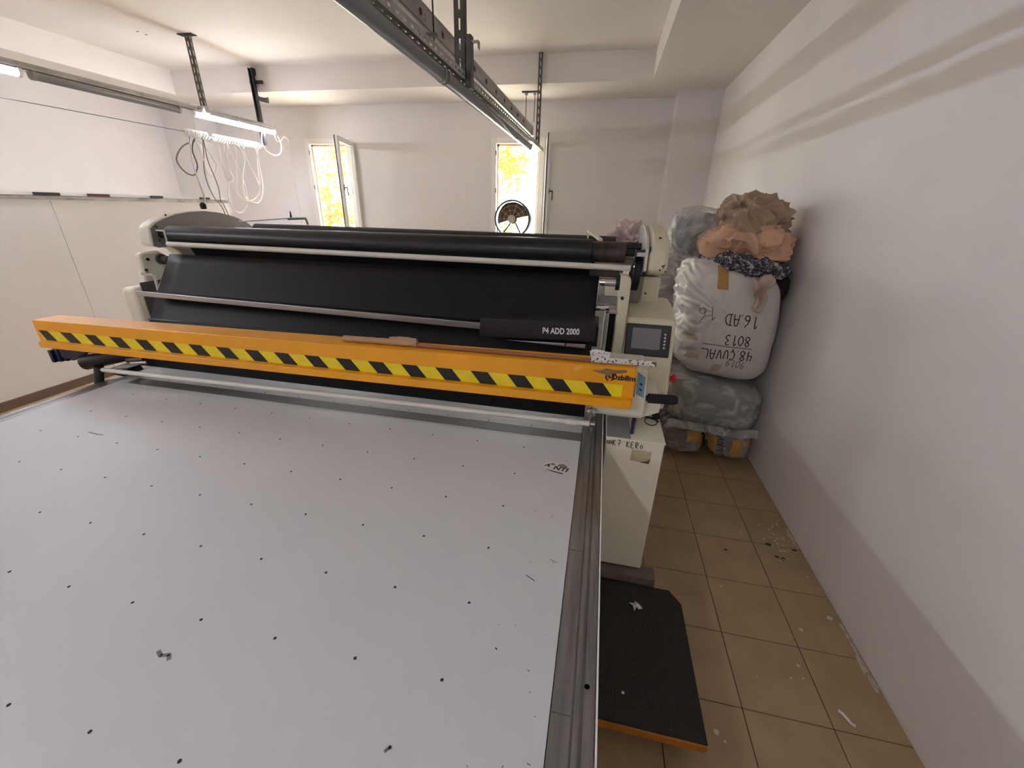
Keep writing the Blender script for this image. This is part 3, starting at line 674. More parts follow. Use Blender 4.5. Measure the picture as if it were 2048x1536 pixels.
for i in range(19):
    xt = -.02 - .1665 * (18 - i); w = .078; sl = .052
    q = MB(); q.add([st(max(xt + sl, -2.985), SB, .002), st(xt + sl + w, SB, .002), st(xt + w, tt(xt), .002), st(max(xt, -3.0), tt(xt), .002)], [(0, 1, 2, 3)]); q.build('black_stripe', TAPEK, bar, mac, smooth=0, fix=False)
lettering('Özbilim', .031, (.138, by(.13, -.002), bz(.13, .74)), (1, .01, .006), (0, 0, 1), INK, bar, mac, bold=.0011, name='bar_lettering')
lettering('b', .021, (.083, by(.08, -.003), bz(.08, .74)), (1, .01, 0), (0, 0, 1), INK, bar, mac, bold=.001, name='bar_lettering')
q = MB(); n = 28
for k in range(n):
    a0 = 2 * pi * k / n; a1 = 2 * pi * (k + .98) / n
    if 1.1 < a0 < 2.0 or 4.3 < a0 < 5.0: continue
    c = (.083, bz(.083, .74))
    q.add([(c[0] + r * cos(a), by(.083, -.002), c[1] + r * sin(a)) for r, a in ((.013, a0), (.019, a0), (.019, a1), (.013, a1))], [(0, 1, 2, 3)])
q.build('bar_emblem', INK, bar, mac, smooth=0, fix=False)
PEEL = mat('torn_tape_residue', (166, 122, 84), .45, rgb2=(112, 96, 84), vscale=40)
q = MB(); pp = [(.005, .88), (.04, .90), (.065, .955), (.10, .93), (.145, .955), (.15, .90), (.125, .86), (.09, .84), (.075, .72), (.065, .80), (.035, .83)]
q.add([st(x, t, .0026) for x, t in pp], [tuple(range(len(pp)))]); q.build('tape_residue', PEEL, bar, mac, smooth=0, fix=False)
q = MB(); pp = [(-.058, .80), (-.03, .92), (-.03, .98), (-.055, .97), (-.07, .88)]
q.add([st(x, t, .0015) for x, t in pp], [tuple(range(len(pp)))]); q.build('tape_residue', mat('faint_tape', (236, 176, 70), .3), bar, mac, smooth=0, fix=False)

mbox('under_bar_strip', mat('dark_grey_strip', (92, 92, 88), .5, var=.15), -2.57, -.006, 1.642, 1.71, -.9682, -.9655, bevel=0)  # thin dark grey strip across the table under the bar
# black skirt, knife guide and lower white rod
mbox('skirt', BELT, -2.60, -.005, 1.755, 1.775, -.905, -.70)
mbox('skirt_rail', BLK, -2.60, .01, 1.74, 1.80, -.73, -.69)
rod = MB(); rod.tube([(-2.70, 1.632, -.898), (-1.4, 1.65, -.892), (.022, 1.668, -.888)], .0125, 12); rd = rod.build('lower_rod', RODW, mc, mac, smooth=50)
q = MB(); q.tube([(-.085, 1.667, -.888), (-.04, 1.667, -.888)], .0155, 12); q.build('collar', RODW, rd, mac)
q = MB(); q.lathe([(0, .014), (.02, .014)], (.026, 1.668, -.888), (1, 0, 0), 12); q.box(.028, .036, 1.66, 1.675, -.925, -.88); q.build('rod_clip', CHROME, rd, mac)
q = MB(); q.box(.005, .045, 1.70, 1.715, -.865, -.83); q.cyl((.012, 1.70, -.85), (.012, 1.685, -.85), .008, 10); q.cyl((.034, 1.70, -.85), (.034, 1.685, -.85), .008, 10); q.box(.02, .028, 1.685, 1.70, -.87, -.82); q.build('rod_bracket', CHROME, mc, mac)
q = MB(); q.tube([(-2.735, 1.64, -.885), (-2.765, 1.62, -1.02), (-2.79, 1.60, -1.2)], .022, 14); po = q.build('rod_post', DARKST, mc, mac)
q = MB(); q.tube([(-2.735, 1.64, -.90), (-2.70, 1.632, -.898)], .012, 10); q.build('rod_socket', CHROME, po, mac)
q = MB(); q.tube(smooth_path([(-2.72, 1.66, -.875), (-2.66, 1.68, -.855), (-2.62, 1.70, -.85), (-2.60, 1.70, -.865)]), .006, 8); q.build('wire_hook', BLK, po, mac)
q = MB(); q.prism([(-2.73, -.915), (-2.60, -.90), (-2.58, -.93), (-2.64, -.955), (-2.72, -.95)], 'y', 1.68, 1.76); q.build('limit_switch', BLK, mc, mac, bevel=.006)
q = MB(); q.tube([(-2.825, 1.64, -.868), (-2.58, 1.73, -.81)], .044, 24); mo = q.build('knife_motor', BLK, mc, mac, smooth=50)
q = MB(); q.bar((-2.79, 1.652, -.816), (-2.62, 1.715, -.775), .012, .008); q.build('motor_band', CHROME, mo, mac)
ch = MB()
for k in range(7):
    x = -3.05 + .03 * k; ch.box(x, x + .024, 1.62 + .012 * k, 1.68 + .012 * k, -.885 + .003 * k, -.81 + .003 * k)
ch.box(-3.04, -2.80, 1.64, 1.71, -.86, -.80); ch.build('cable_chain', NAVY, mc, mac, bevel=.005)
q = MB(); q.bar((-2.62, 1.70, -.815), (-2.45, 1.74, -.80), .05, .03); q.tube([(-2.59, 1.70, -.85), (-2.50, 1.72, -.84)], .018, 10); q.build('knife_bracket', GALVD, mc, mac)
q = MB(); q.tube([(-2.56, 1.69, -.862), (-2.47, 1.71, -.855)], .01, 10); q.build('bolt', CHROME, mc, mac)

# left side: lower body, upper plate, head with arched cover
mbox('left_body', CREAML, -3.03, -2.905, 2.08, 2.78, -1.45, -.53, bevel=.03, seg=3)
mbox('left_foot', GREYP, -3.02, -2.86, 2.12, 2.74, GR + .02, -1.45)
q = MB(); q.prism([(2.10, -.95), (2.10, -.60), (2.163, -.50), (2.175, -.335), (2.20, -.322), (2.307, -.319), (2.364, -.36), (2.50, -.42), (2.62, -.6), (2.62, -.95)], 'x', -2.955, -2.9); lp = q.build('left_plate', CREAML, mc, mac, bevel=.012)
mbox('inner_shade', mat('painted_inner_shade', (66, 64, 60), .6), -2.9, -2.893, 2.12, 2.6, -.95, -.50, lp, bevel=0)  # dark sheet: shade of the inner face put into its colour
for y, z in ((2.215, -.365), (2.185, -.43)):
    q = MB(); q.lathe([(0, .010), (.006, .010)], (-2.899, y, z), (1, 0, 0), 10); q.build('screw', BLK, lp, mac)
q = MB(); q.lathe([(0, .034), (.02, .034), (.02, .022), (.07, .022), (.07, .016), (.15, .016)], (-2.9, 2.30, -.372), (1, 0, 0), 16); q.build('shaft', GALVD, lp, mac)
def headpoly():
    top_ = [(2.29, -.175), (2.33, -.145), (2.40, -.118), (2.50, -.092), (2.60, -.078), (2.73, -.072), (2.86, -.084), (2.98, -.112), (3.08, -.150), (3.16, -.20)]
    return [(2.278, -.285)] + top_ + [(3.18, -.30), (3.0, -.34), (2.93, -.42), (2.90, -.62), (2.55, -.62), (2.50, -.40), (2.44, -.325), (2.39, -.295), (2.31, -.296)]
q = MB(); q.prism(headpoly(), 'x', -3.005, -2.905); hdL = q.build('left_head', CREAML, mc, mac, bevel=.018, seg=3)
q = MB(); q.prism([(y + (.004 if y < 2.5 else -.004), z - .004) for y, z in headpoly()], 'x', -2.905, -2.899); q.build('inner_plate', GREYP, hdL, mac)
for y, z in ((2.335, -.17), (2.335, -.20), (2.33, -.255), (2.36, -.215), (2.42, -.10)):
    q = MB(); q.lathe([(0, .007), (.004, .007)], (-2.899, y, z), (1, 0, 0), 8); q.build('screw', BLK, hdL, mac)
# V-shaped guide bracket beside the belt
q = MB(); q.bar((-2.80, 2.149, -.447), (-2.80, 2.147, -.548), .012, .012); q.bar((-2.80, 2.147, -.548), (-2.80, 2.206, -.468), .010, .010); q.box(-2.89, -2.795, 2.14, 2.155, -.455, -.44); q.build('guide_bracket', CHROME, mc, mac)

# right side: head, neck, arm
q = MB(); q.prism(headpoly()[:11] + [(3.18, -.33), (2.44, -.325), (2.31, -.30)], 'x', .236, .335); hdR = q.build('right_head', CREAM, mc, mac, bevel=.022, seg=3)
q = MB(); q.prism(headpoly(), 'x', .216, .231); ip = q.build('inner_plate', mat('light_plate', (206, 204, 196), .35, .25), hdR, mac, bevel=.002)
q = MB(); q.prism([(2.43, -.335), (3.0, -.335), (2.95, -.53), (2.48, -.53)], 'x', .231, .335); q.build('neck_cover', CREAM, hdR, mac, bevel=.012)
q = MB(); q.prism([(2.4, -.33), (2.95, -.33), (2.95, -1.0), (2.5, -1.0)], 'x', .12, .23); q.build('right_frame', GREYP, mc, mac)
q = MB(); q.lathe([(0, .008), (.003, .008)], (.285, 2.36, -.127), (0, -.35, .94), 8); q.build('screw', BLK, hdR, mac)
q = MB(); q.lathe([(0, .007), (.003, .007)], (.262, 2.455, -.43), (0, -1, 0), 8); q.build('screw', GALVD, hdR, mac)
q = MB(); q.box(.232, .238, 2.279, 2.30, -.19, -.165); q.build('slot', INK, hdR, mac)
rr = random.Random(2)
for k in range(6):
    x = .295 + rr.uniform(0, .03); z = -.24 - rr.uniform(0, .045); q = MB(); q.lathe([(0, rr.uniform(.003, .006)), (.0015, .002)], (x, 2.279, z), (0, -1, 0), 7); q.build('paint_chip', mat('rust', (84, 58, 34), .8), hdR, mac)
q = MB(); ap = [(.103, -1.0), (.103, -.316)] + [(.119 - .016 * cos(radians(a)), -.316 + .016 * sin(radians(a))) for a in (30, 60, 90)] + [(.125, -.30)] + [(.125 + .032 * sin(radians(a)), -.332 + .032 * cos(radians(a))) for a in (20, 45, 70, 90)] + [(.157, -1.0)]
q.prism(ap, 'y', 2.165, 2.30); arm = q.build('right_arm', CREAM, mc, mac, bevel=.006)
q = MB(); q.lathe([(0, .009), (.003, .009)], (.122, 2.164, -.41), (0, -1, 0), 10); q.build('screw', DARKST, arm, mac)
q = MB(); q.lathe([(0, .024), (.018, .024), (.018, .018), (.075, .018), (.075, .022), (.10, .018)], (.10, 2.22, -.345), (-1, 0, 0), 16); q.build('shaft', CHROME, arm, mac)
q = MB(); q.lathe([(0, .036), (.02, .036)], (.103, 2.22, -.345), (-1, 0, 0), 18); q.build('bearing', BLK, arm, mac)
q = MB(); q.cyl((-.01, 2.21, -.478), (.10, 2.21, -.472), .016, 14); q.box(.06, .10, 2.18, 2.22, -.49, -.455); q.build('lower_shaft', CHROME, arm, mac)
q = MB(); q.box(-.0, .10, 2.24, 2.26, -.46, -.42); q.build('cross_plate', GREYP, arm, mac)
q = MB(); q.lathe([(0, .10), (.035, .10)], (.175, 2.42, -.31), (1, 0, 0), 28); q.build('drive_pulley', BLK, mc, mac, bevel=.004)
for z in (-.225, -.275):
    q = MB(); q.lathe([(0, .011), (.012, .009)], (.175, 2.36, z), (-1, 0, 0), 10); q.build('bolt', CHROME, mc, mac)
# aluminium side post behind the belt on the right
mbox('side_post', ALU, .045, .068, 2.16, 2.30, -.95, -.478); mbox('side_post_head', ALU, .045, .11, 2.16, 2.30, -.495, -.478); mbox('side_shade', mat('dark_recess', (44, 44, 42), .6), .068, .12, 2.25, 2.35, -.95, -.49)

# rollers
q = MB(); q.cyl((-2.805, 2.35, -.222), (-.058, 2.35, -.206), .0625, 32); fr = q.build('front_roller', ROLL_, mc, mac, smooth=50)
q = MB(); q.cyl((-.058, 2.35, -.206), (.118, 2.35, -.205), .054, 32); q.build('bare_core', CORE, fr, mac, smooth=50, bevel=.004)
q = MB(); q.cyl((.118, 2.35, -.205), (.17, 2.35, -.205), .018, 14); q.build('axle', BLK, fr, mac); q = MB(); q.bar((.165, 2.35, -.205), (.222, 2.35, -.205), .034, .034); q.build('axle_end', CHROME, fr, mac, bevel=.003)
q = MB(); q.cyl((-2.905, 2.35, -.222), (-2.805, 2.35, -.222), .02, 14); q.build('axle', BLK, fr, mac)
q = MB(); q.cyl((-2.60, 2.86, -.206), (.075, 2.86, -.204), .052, 28); rrl = q.build('rear_roller', mat('dark_grey_roller', (38, 38, 38), .45), mc, mac, smooth=50)
q = MB(); q.cyl((.075, 2.86, -.204), (.105, 2.86, -.204), .05, 24); q.build('roller_end', GREYP, rrl, mac)
q = MB(); q.cyl((.105, 2.86, -.204), (.222, 2.86, -.204), .02, 14); q.build('axle', BLK, rrl, mac)
q = MB(); q.cyl((-2.9, 2.86, -.206), (-2.60, 2.86, -.206), .02, 14); q.build('axle', BLK, rrl, mac)
q = MB(); q.cyl((-.02, 2.60, -.195), (.222, 2.60, -.195), .026, 16); q.build('drive_shaft', BLK, mc, mac)
# small bracket arms over the cradle
q = MB(); q.bar((-.103, 2.83, -.122), (-.018, 2.50, -.155), .022, .012); q.bar((-.103, 2.83, -.125), (-.103, 2.83, -.17), .02, .01, (1, 0, 0)); q.build('cradle_arm', CREAML, mc, mac)
q = MB(); q.bar((-2.52, 2.62, -.135), (-2.24, 2.86, -.105), .03, .008); q.build('cradle_arm', ALU, mc, mac)
q = MB(); q.tube(smooth_path([(-2.30, 2.84, -.115), (-2.18, 2.86, -.108), (-2.165, 2.86, -.112), (-2.155, 2.86, -.15)]), .008, 8); q.build('cradle_handle', GREYP, mc, mac)
q = MB(); q.prism([(-2.33, -.112), (-2.322, -.06), (-2.316, -.07), (-2.312, -.112)], 'y', 2.9, 2.905); q.build('pointer', BLK, mc, mac)
mbox('cradle_tray', GREYP, -2.88, .215, 2.42, 3.12, -.315, -.29)
# upper white rod on hooks
q = MB(); q.tube([(-2.765, 2.27, -.268), (-1.3, 2.27, -.271), (.150, 2.27, -.274)], .0155, 14); ur = q.build('upper_rod', RODW, mc, mac, smooth=50)
q = MB(); q.bar((-2.775, 2.275, -.285), (-2.79, 2.29, -.185), .010, .006); q.tube([(-2.79, 2.29, -.19), (-2.9, 2.31, -.19)], .006, 8); q.build('rod_hook', CHROME, ur, mac)
q = MB(); q.bar((.155, 2.27, -.30), (.172, 2.30, -.185), .010, .008); q.tube([(.172, 2.30, -.19), (.22, 2.32, -.19)], .007, 8); q.build('rod_hook', DARKST, ur, mac)
q = MB(); q.box(.115, .145, 2.262, 2.285, -.315, -.285); q.build('rod_rest', WHT, ur, mac)
# back sheet between roller and belt, belt, front board
q = MB(); q.hexa([(-2.76, 2.44, -.36), (-.008, 2.44, -.36), (-.008, 2.455, -.36), (-2.76, 2.455, -.36), (-2.76, 2.36, -.20), (-.06, 2.36, -.20), (-.06, 2.375, -.20), (-2.76, 2.375, -.20)]); q.build('back_sheet', BELT, mc, mac)
mbox('core_tray', CORE, -.06, .10, 2.30, 2.34, -.33, -.285)
q = MB(); q.cyl((-.02, 2.33, -.335), (.12, 2.33, -.335), .018, 14); q.build('idler_shaft', CHROME, mc, mac)
q = MB(); a_ = [(2.254, -.330), (2.11, -.540), (2.064, -.609), (1.986, -.735), (1.93, -.83)]
def beltf(u, v):
    t = v * (len(a_) - 1); i = min(int(t), len(a_) - 2); w = t - i; y = a_[i][0] * (1 - w) + a_[i + 1][0] * w; z = a_[i][1] * (1 - w) + a_[i + 1][1] * w
    x = -2.75 + 2.745 * u
    return (x, y, z + .008 * u)
q.surf(beltf, 24, 16); q.build('conveyor_belt', BELT, mc, mac, solid=.012, smooth=60)
q = MB(); q.cyl((-2.75, 2.262, -.345), (-.005, 2.262, -.337), .016, 14); q.build('belt_nose', BELT, mc, mac)
q = MB(); q.cyl((-2.755, 2.0, -.70), (-.0, 2.0, -.69), .006, 8); q.build('belt_seam', BLK, mc, mac)
fb = MB(); fb.hexa([(-2.75, 1.983, -.535), (-.40, 1.983, -.575), (-.40, 2.13, -.59), (-2.75, 2.12, -.575), (-2.75, 1.983, -.522), (-.40, 1.983, -.552), (-.40, 2.13, -.568), (-2.75, 2.12, -.548)]); fbo = fb.build('fabric_guide', BELT, mc, mac)
fe = MB(); fe.hexa([(-2.755, 1.972, -.546), (-.40, 1.972, -.582), (-.40, 1.983, -.582), (-2.755, 1.983, -.546), (-2.755, 1.972, -.518), (-.40, 1.972, -.549), (-.40, 1.983, -.549), (-2.755, 1.983, -.518)]); fe.build('aluminium_edge', ALU, fbo, mac, bevel=.002)
# black box with the model lettering
bb = MB(); bb.hexa([(-.547, 1.85, -.580), (.007, 1.85, -.561), (.007, 1.99, -.561), (-.547, 1.99, -.580), (-.540, 1.85, -.490), (.006, 1.85, -.469), (.006, 1.99, -.469), (-.540, 1.99, -.490)]); bbo = bb.build('sensor_box', BLK, mc, mac, bevel=.003)
lettering('P4 ADD 2000', .040, (-.152, 1.848, -.5215), (1, 0, .044), (-.03, 0, 1), mat('white_print', (236, 236, 236), .5), bbo, mac, bold=.0009, squeeze=.75)
q = MB(); q.add([(-.41, 1.86, -.588), (-.034, 1.86, -.577), (-.034, 1.86, -.597), (-.25, 1.86, -.592)], [(0, 1, 2, 3)]); q.build('steel_plate', GALV, bbo, mac, solid=.003)
q = MB(); q.lathe([(0, .007), (.012, .007)], (-.125, 1.855, -.592), (0, 0, 1), 10); q.build('screw', CHROME, bbo, mac)
mbox('box_stay', BLK, -.03, .02, 1.97, 2.2, -.62, -.52)

# console with touch panel
con = MB(); con.prism([(2.25, -.515), (2.46, -.475), (2.62, -.475), (2.62, -1.0), (2.13, -1.0), (2.09, -.873), (2.215, -.52)], 'x', .158, .415); cn = con.build('console', CREAM, mc, mac, bevel=.02, seg=3)
d_ = Vector((0, 2.09 - 2.215, -.873 + .52)).normalized(); nrm = Vector((0, d_.z, -d_.y)); nrm = nrm if nrm.y < 0 else -nrm
def cp(x, t, l=.0): p = Vector((x, 2.215, -.52)) + d_ * t + nrm * l; return (p.x, p.y, p.z)
def cbox(name, m, x0, x1, t0, t1, l0, l1, parent, bevel=0):
    q = MB(); q.hexa([cp(x0, t1, l0), cp(x1, t1, l0), cp(x1, t1, l1), cp(x0, t1, l1), cp(x0, t0, l0), cp(x1, t0, l0), cp(x1, t0, l1), cp(x0, t0, l1)]); return q.build(name, m, parent, mac, bevel=bevel)
cbox('touch_panel', mat('panel_bezel', (44, 46, 46), .5), .166, .393, .028, .195, -.01, .012, cn, .006)
cbox('screen', SCREEN, .198, .342, .050, .158, .008, .0128, cn)
for k in range(6):
    q = MB(); q.lathe([(0, .0062), (.003, .005)], cp(.3635, .058 + k * .0175, .012), nrm, 10); q.build('key', mat('panel_key', (70, 70, 68), .5) if k == 0 else mat('panel_key_lit', (200, 194, 176), .5), cn, mac)
q = MB(); q.lathe([(0, .012), (.012, .012), (.012, .026), (.022, .026), (.028, .020)], (.415, 2.13, -.805), (1, 0, 0), 18); q.build('emergency_stop', RED, cn, mac)
# knife control box beside the bar
kb = MB(); kb.prism([(1.735, -.86), (1.735, -.775), (1.80, -.655), (2.02, -.655), (2.02, -.86)], 'x', .03, .255); kbo = kb.build('control_box', CREAML, mc, mac, bevel=.008)
kd = Vector((0, .065, .12)).normalized(); kn = Vector((0, -kd.z, kd.y))
for x0, x1, mm in ((.212, .247, BLUEP), (.165, .206, mat('blue_grey_keypad', (92, 106, 140), .5))):
    def kp(x, t, l): p = Vector((x, 1.735, -.775)) + kd * t + kn * l; return (p.x, p.y, p.z)
    q = MB(); q.hexa([kp(x0, .025, -.002), kp(x1, .010, -.002), kp(x1, .010, .002), kp(x0, .025, .002), kp(x0, .125, -.002), kp(x1, .105, -.002), kp(x1, .105, .002), kp(x0, .125, .002)]); q.build('keypad', mm, kbo, mac)
for t in (.045, .07):
    q = MB(); q.hexa([kp(.224, t, .0), kp(.236, t - .006, .0), kp(.236, t - .006, .004), kp(.224, t, .004), kp(.224, t + .008, .0), kp(.236, t + .002, .0), kp(.236, t + .002, .004), kp(.224, t + .008, .004)]); q.build('key', INK, kbo, mac)
kl = MB(); kl.prism([(-.02, -.90), (.25, -.90), (.335, -.858), (.335, -.80), (.255, -.78), (-.02, -.78)], 'y', 1.80, 2.05); kl.build('lower_housing', CREAML, kbo, mac, bevel=.006)
g_ = MB(); pr = [(0, .019)]
for k in range(9): pr += [(.008 + k * .013, .0235), (.014 + k * .013, .0215)]
g_.lathe(pr + [(.13, .019)], (.272, 1.80, -.79), (1, .03, .03), 18); g_.build('grip', BLKR, kbo, mac)
q = MB(); q.cyl((.25, 1.80, -.79), (.28, 1.80, -.79), .012, 12); q.build('grip_stem', DARKST, kbo, mac)

# floor cabinet, base and riding step (true scale)
cabinet = box('cabinet', CREAML, .10, .344, 1.60, 2.05, -1.62, -.909, mc, rel, .006)
box('cabinet_lid', CREAML, .098, .347, 1.598, 1.86, -.912, -.904, cabinet, rel, .002)
box('grey_plate', mat('grey_lid_plate', (150, 150, 146), .5), .10, .203, 1.605, 1.80, -.9045, -.9025, cabinet, rel)
handwrite('K7 KERO.', .028, (.205, 1.5972, -.928), (1, 0, -.02), (0, 0, 1), INK, cabinet, None, Vector((0, 1, 0)), .0014, .80)
for k in range(2):
    q = MB()
    for (x0, x1, z0, z1) in ((0, .014, 0, .003), (0, .014, .013, .016), (0, .003, 0, .016), (.011, .014, 0, .016), (.0, .014, .006, .009)): q.add([(.102 + .012 * k + x0, 1.597, -.935 + z0), (.102 + .012 * k + x1, 1.597, -.935 + z0), (.102 + .012 * k + x1, 1.597, -.935 + z1), (.102 + .012 * k + x0, 1.597, -.935 + z1)], [(0, 1, 2, 3)])
    q.build('marker_writing', INK, cabinet, rel, smooth=0, fix=False)
gl = mat('tape_ghost', (204, 194, 160), .5, rgb2=(176, 160, 124), vscale=18)
q = MB(); q.add([(.212, 1.5975, -1.005), (.292, 1.5975, -1.012), (.297, 1.5975, -.952), (.215, 1.5975, -.948)], [(0, 1, 2, 3)]); q.build('tape_ghost', gl, cabinet, rel, smooth=0, fix=False)
q = MB(); q.add([(.25, 1.597, -1.010), (.292, 1.597, -1.013), (.296, 1.597, -.985), (.282, 1.597, -1.0)], [(0, 1, 2, 3)]); q.build('grime', mat('grime', (110, 92, 66), .7, var=.3, vscale=30), cabinet, rel, smooth=0, fix=False)
box('base_beam', mat('dark_grey_base', (118, 110, 98), .6, var=.2), .08, .412, 1.552, 1.63, -1.725, -1.628, mc, rel, .003)
box('base_frame', DARKST, .10, .30, 1.63, 2.3, -1.725, -1.62, mc, rel)
for x in (.14, .27):
    for y in (1.7, 2.2):
        q = MB(); q.lathe([(0, .047), (.03, .047)], (x - .015, y, FZ + .047), (1, 0, 0), 18); q.build('wheel', BLKR, mc, rel)
pf = MB(); pz = -1.665
plat = [(.09, .919), (.528, .919), (.528, 1.49), (.49, 1.545), (.09, 1.545)]
pf.prism(plat, 'z', pz - .045, pz - .006); pfo = pf.build('riding_step', mat('dull_orange', (196, 122, 30), .5, var=.3, vscale=8), mc, rel, bevel=.004)
q = MB(); q.prism([(.092, .922), (.5255, .922), (.5255, 1.474), (.478, 1.543), (.092, 1.543)], 'z', pz - .006, pz); q.build('rubber_mat', MATM, pfo, rel, bevel=.002)
box('step_bracket', DARKST, .12, .40, 1.50, 1.60, -1.72, -1.69, pfo, rel)

# ------------------------------------------------------------------ things lying on the machine
def rough_tube(pts, rad, seed, amp, n=12, sub=8):
    """a rolled, slightly crumpled tube"""
    pts = smooth_path(pts, sub); m = MB(); m.tube(pts, rad, n); rnd_ = Vector((seed * 3.1, seed * 1.7, 0))
    ctr = []
    for p in pts: ctr += [p] * n
    for i in range(len(pts) * n):
        v = Vector(m.v[i]); d = v - ctr[i]; k = noise.noise(v * 38 + rnd_) * .6 + noise.noise(v * 90 + rnd_) * .4
        m.v[i] = tuple(ctr[i] + d * (1 + amp * k))
    return m
sk = thing('wooden_stick', mac((-.55, 1.665, -.60)), 'long wooden stick partly wrapped in brown paper on the striped bar', 'stick')
def onbar(x, r): return (x, by(x, .058 - .018 * (x + 1.165)), bz(x, 1) + r + .001)
MB().tube([onbar(-.86, .009), onbar(-.4, .009), onbar(.02, .009)], .009, 10).build('stick', WOOD, sk, mac)
rough_tube([onbar(-1.165, .014), onbar(-1.0, .015), onbar(-.86, .017), onbar(-.79, .015)], .0145, 3, .22).build('paper_wrap', KRAFT, sk, mac)
rough_tube([(-.93, by(-.93, .062), bz(-.93, 1) + .026), (-.86, by(-.86, .066), bz(-.86, 1) + .030), (-.80, by(-.80, .066), bz(-.8, 1) + .024)], .012, 4, .3).build('paper_fold', KRAFT, sk, mac)
def news_mat():
    m = mat('newspaper', (214, 210, 204), .7)
    nt = m.node_tree; n = nt.nodes; l = nt.links; b = n['Principled BSDF']; tc = n.new('ShaderNodeTexCoord'); t = n.new('ShaderNodeTexNoise'); t.inputs['Scale'].default_value = 95; t.inputs['Detail'].default_value = 3
    l.new(tc.outputs['Object'], t.inputs['Vector']); cr = n.new('ShaderNodeValToRGB'); cr.color_ramp.elements[0].position = .38; cr.color_ramp.elements[1].position = .45
    cr.color_ramp.elements[0].color = (*lin((52, 50, 50)), 1); cr.color_ramp.elements[1].color = (*lin((216, 212, 206)), 1); l.new(t.outputs['Fac'], cr.inputs['Fac']); l.new(cr.outputs['Color'], b.inputs['Base Color'])
    return m
NEWS = news_mat()
nw = thing('paper_roll', mac((.13, 1.64, -.588)), 'thin newspaper-wrapped tube sticking out past the right end of the bar', 'roll')
rough_tube([(.0, by(0, .033), bz(0, 1) + .015), (.10, by(.1, .035), bz(.1, 1) + .0145), (.186, by(.18, .036), bz(.18, 1) + .0145), (.258, by(.2, .037), bz(.2, 1) + .0125)], .0135, 7, .12).build('tube', NEWS, nw, mac)
rough_tube([(-.005, by(0, .045), bz(0, 1) + .032), (.03, by(.0, .05), bz(0, 1) + .038), (.075, by(.0, .045), bz(.05, 1) + .030)], .017, 9, .35).build('crumpled_end', NEWS, nw, mac)
MB().lathe([(0, .011), (.006, .011), (.006, .007)], (.256, by(.2, .037), bz(.2, 1) + .0125), (1, 0, 0), 12).build('tube_core', mat('brown_core', (92, 66, 46), .8), nw, mac)
pn = thing('marker_pen', rel((.216, 1.715, -.902)), 'dark violet pen lying on the cabinet lid below the striped bar', 'pen')
MB().tube([(.207, 1.645, -.894), (.222, 1.76, -.894)], .008, 12).build('barrel', mat('violet_plastic', (44, 34, 92), .35), pn)
MB().tube([(.220, 1.745, -.894), (.2275, 1.795, -.894)], .009, 12).build('cap', mat('violet_cap', (26, 20, 60), .35), pn)
kr = thing('key_ring', rel((.315, 1.80, -.904)), 'metal ring with a black strap and fob on the cabinet lid corner', 'key ring')
q = MB(); c = [(.300 + .027 * cos(a), 1.775 + .025 * sin(a), -.895 + .006 * sin(a)) for a in [2 * pi * k / 28 for k in range(29)]]; q.tube(c, .0028, 8); q.build('ring', mat('dark_ring', (96, 90, 84), .3, .8), kr)
q = MB(); q.bar((.318, 1.79, -.888), (.27, 1.815, -.89), .012, .006); q.bar((.30, 1.80, -.885), (.335, 1.775, -.892), .009, .005); q.build('strap', BLKR, kr)
rough_tube([(.325, 1.815, -.884), (.335, 1.84, -.878), (.336, 1.852, -.872)], [.020] * 17, 4, .1).build('fob', BLK, kr)

# ------------------------------------------------------------------ soft goods: bags and cloth
def blob(c, rad, p, disp, n=40, shear=0., rot=0.):
    """rounded sack: a cube sphere pushed out to a superellipsoid, then wrinkled"""
    bm = bmesh.new(); idx = {}
    c = Vector(c); vs_ = []; fs = []
    def vert(d):
        k = (round(d.x, 5), round(d.y, 5), round(d.z, 5))
        if k in idx: return idx[k]
        r = (abs(d.x / rad[0]) ** p + abs(d.y / rad[1]) ** p + abs(d.z / rad[2]) ** p) ** (-1 / p)
        q_ = d * r; q_ = q_ + d * disp(d, q_)
        if rot: q_ = Matrix.Rotation(rot, 3, 'Y') @ q_
        q_.z += shear * q_.x
        vs_.append(c + q_); idx[k] = len(vs_) - 1; return idx[k]
    for ax in range(3):
        for sg in (-1, 1):
            for i in range(n):
                for j in range(n):
                    f_ = []
                    for a, b in ((i, j), (i + 1, j), (i + 1, j + 1), (i, j + 1)):
                        u = math.tan((a / n * 2 - 1) * pi / 4); w = math.tan((b / n * 2 - 1) * pi / 4)
                        d = [0, 0, 0]; d[ax] = sg; d[(ax + 1) % 3] = u * sg; d[(ax + 2) % 3] = w
                        v = Vector(d); v = Vector((v.x * rad[0], v.y * rad[1], v.z * rad[2])).normalized(); f_.append(vert(v))
                    fs.append(tuple(f_))
    bm.free(); m = MB(); m.add(vs_, fs); return m
def N(v, s=1.0, o=0.): return noise.noise(Vector(v) * s + Vector((o, o * .7, -o)))
def ridge(v, s, o=0.): return 1 - abs(noise.noise(Vector(v) * s + Vector((o, o * .7, -o)))) * 2

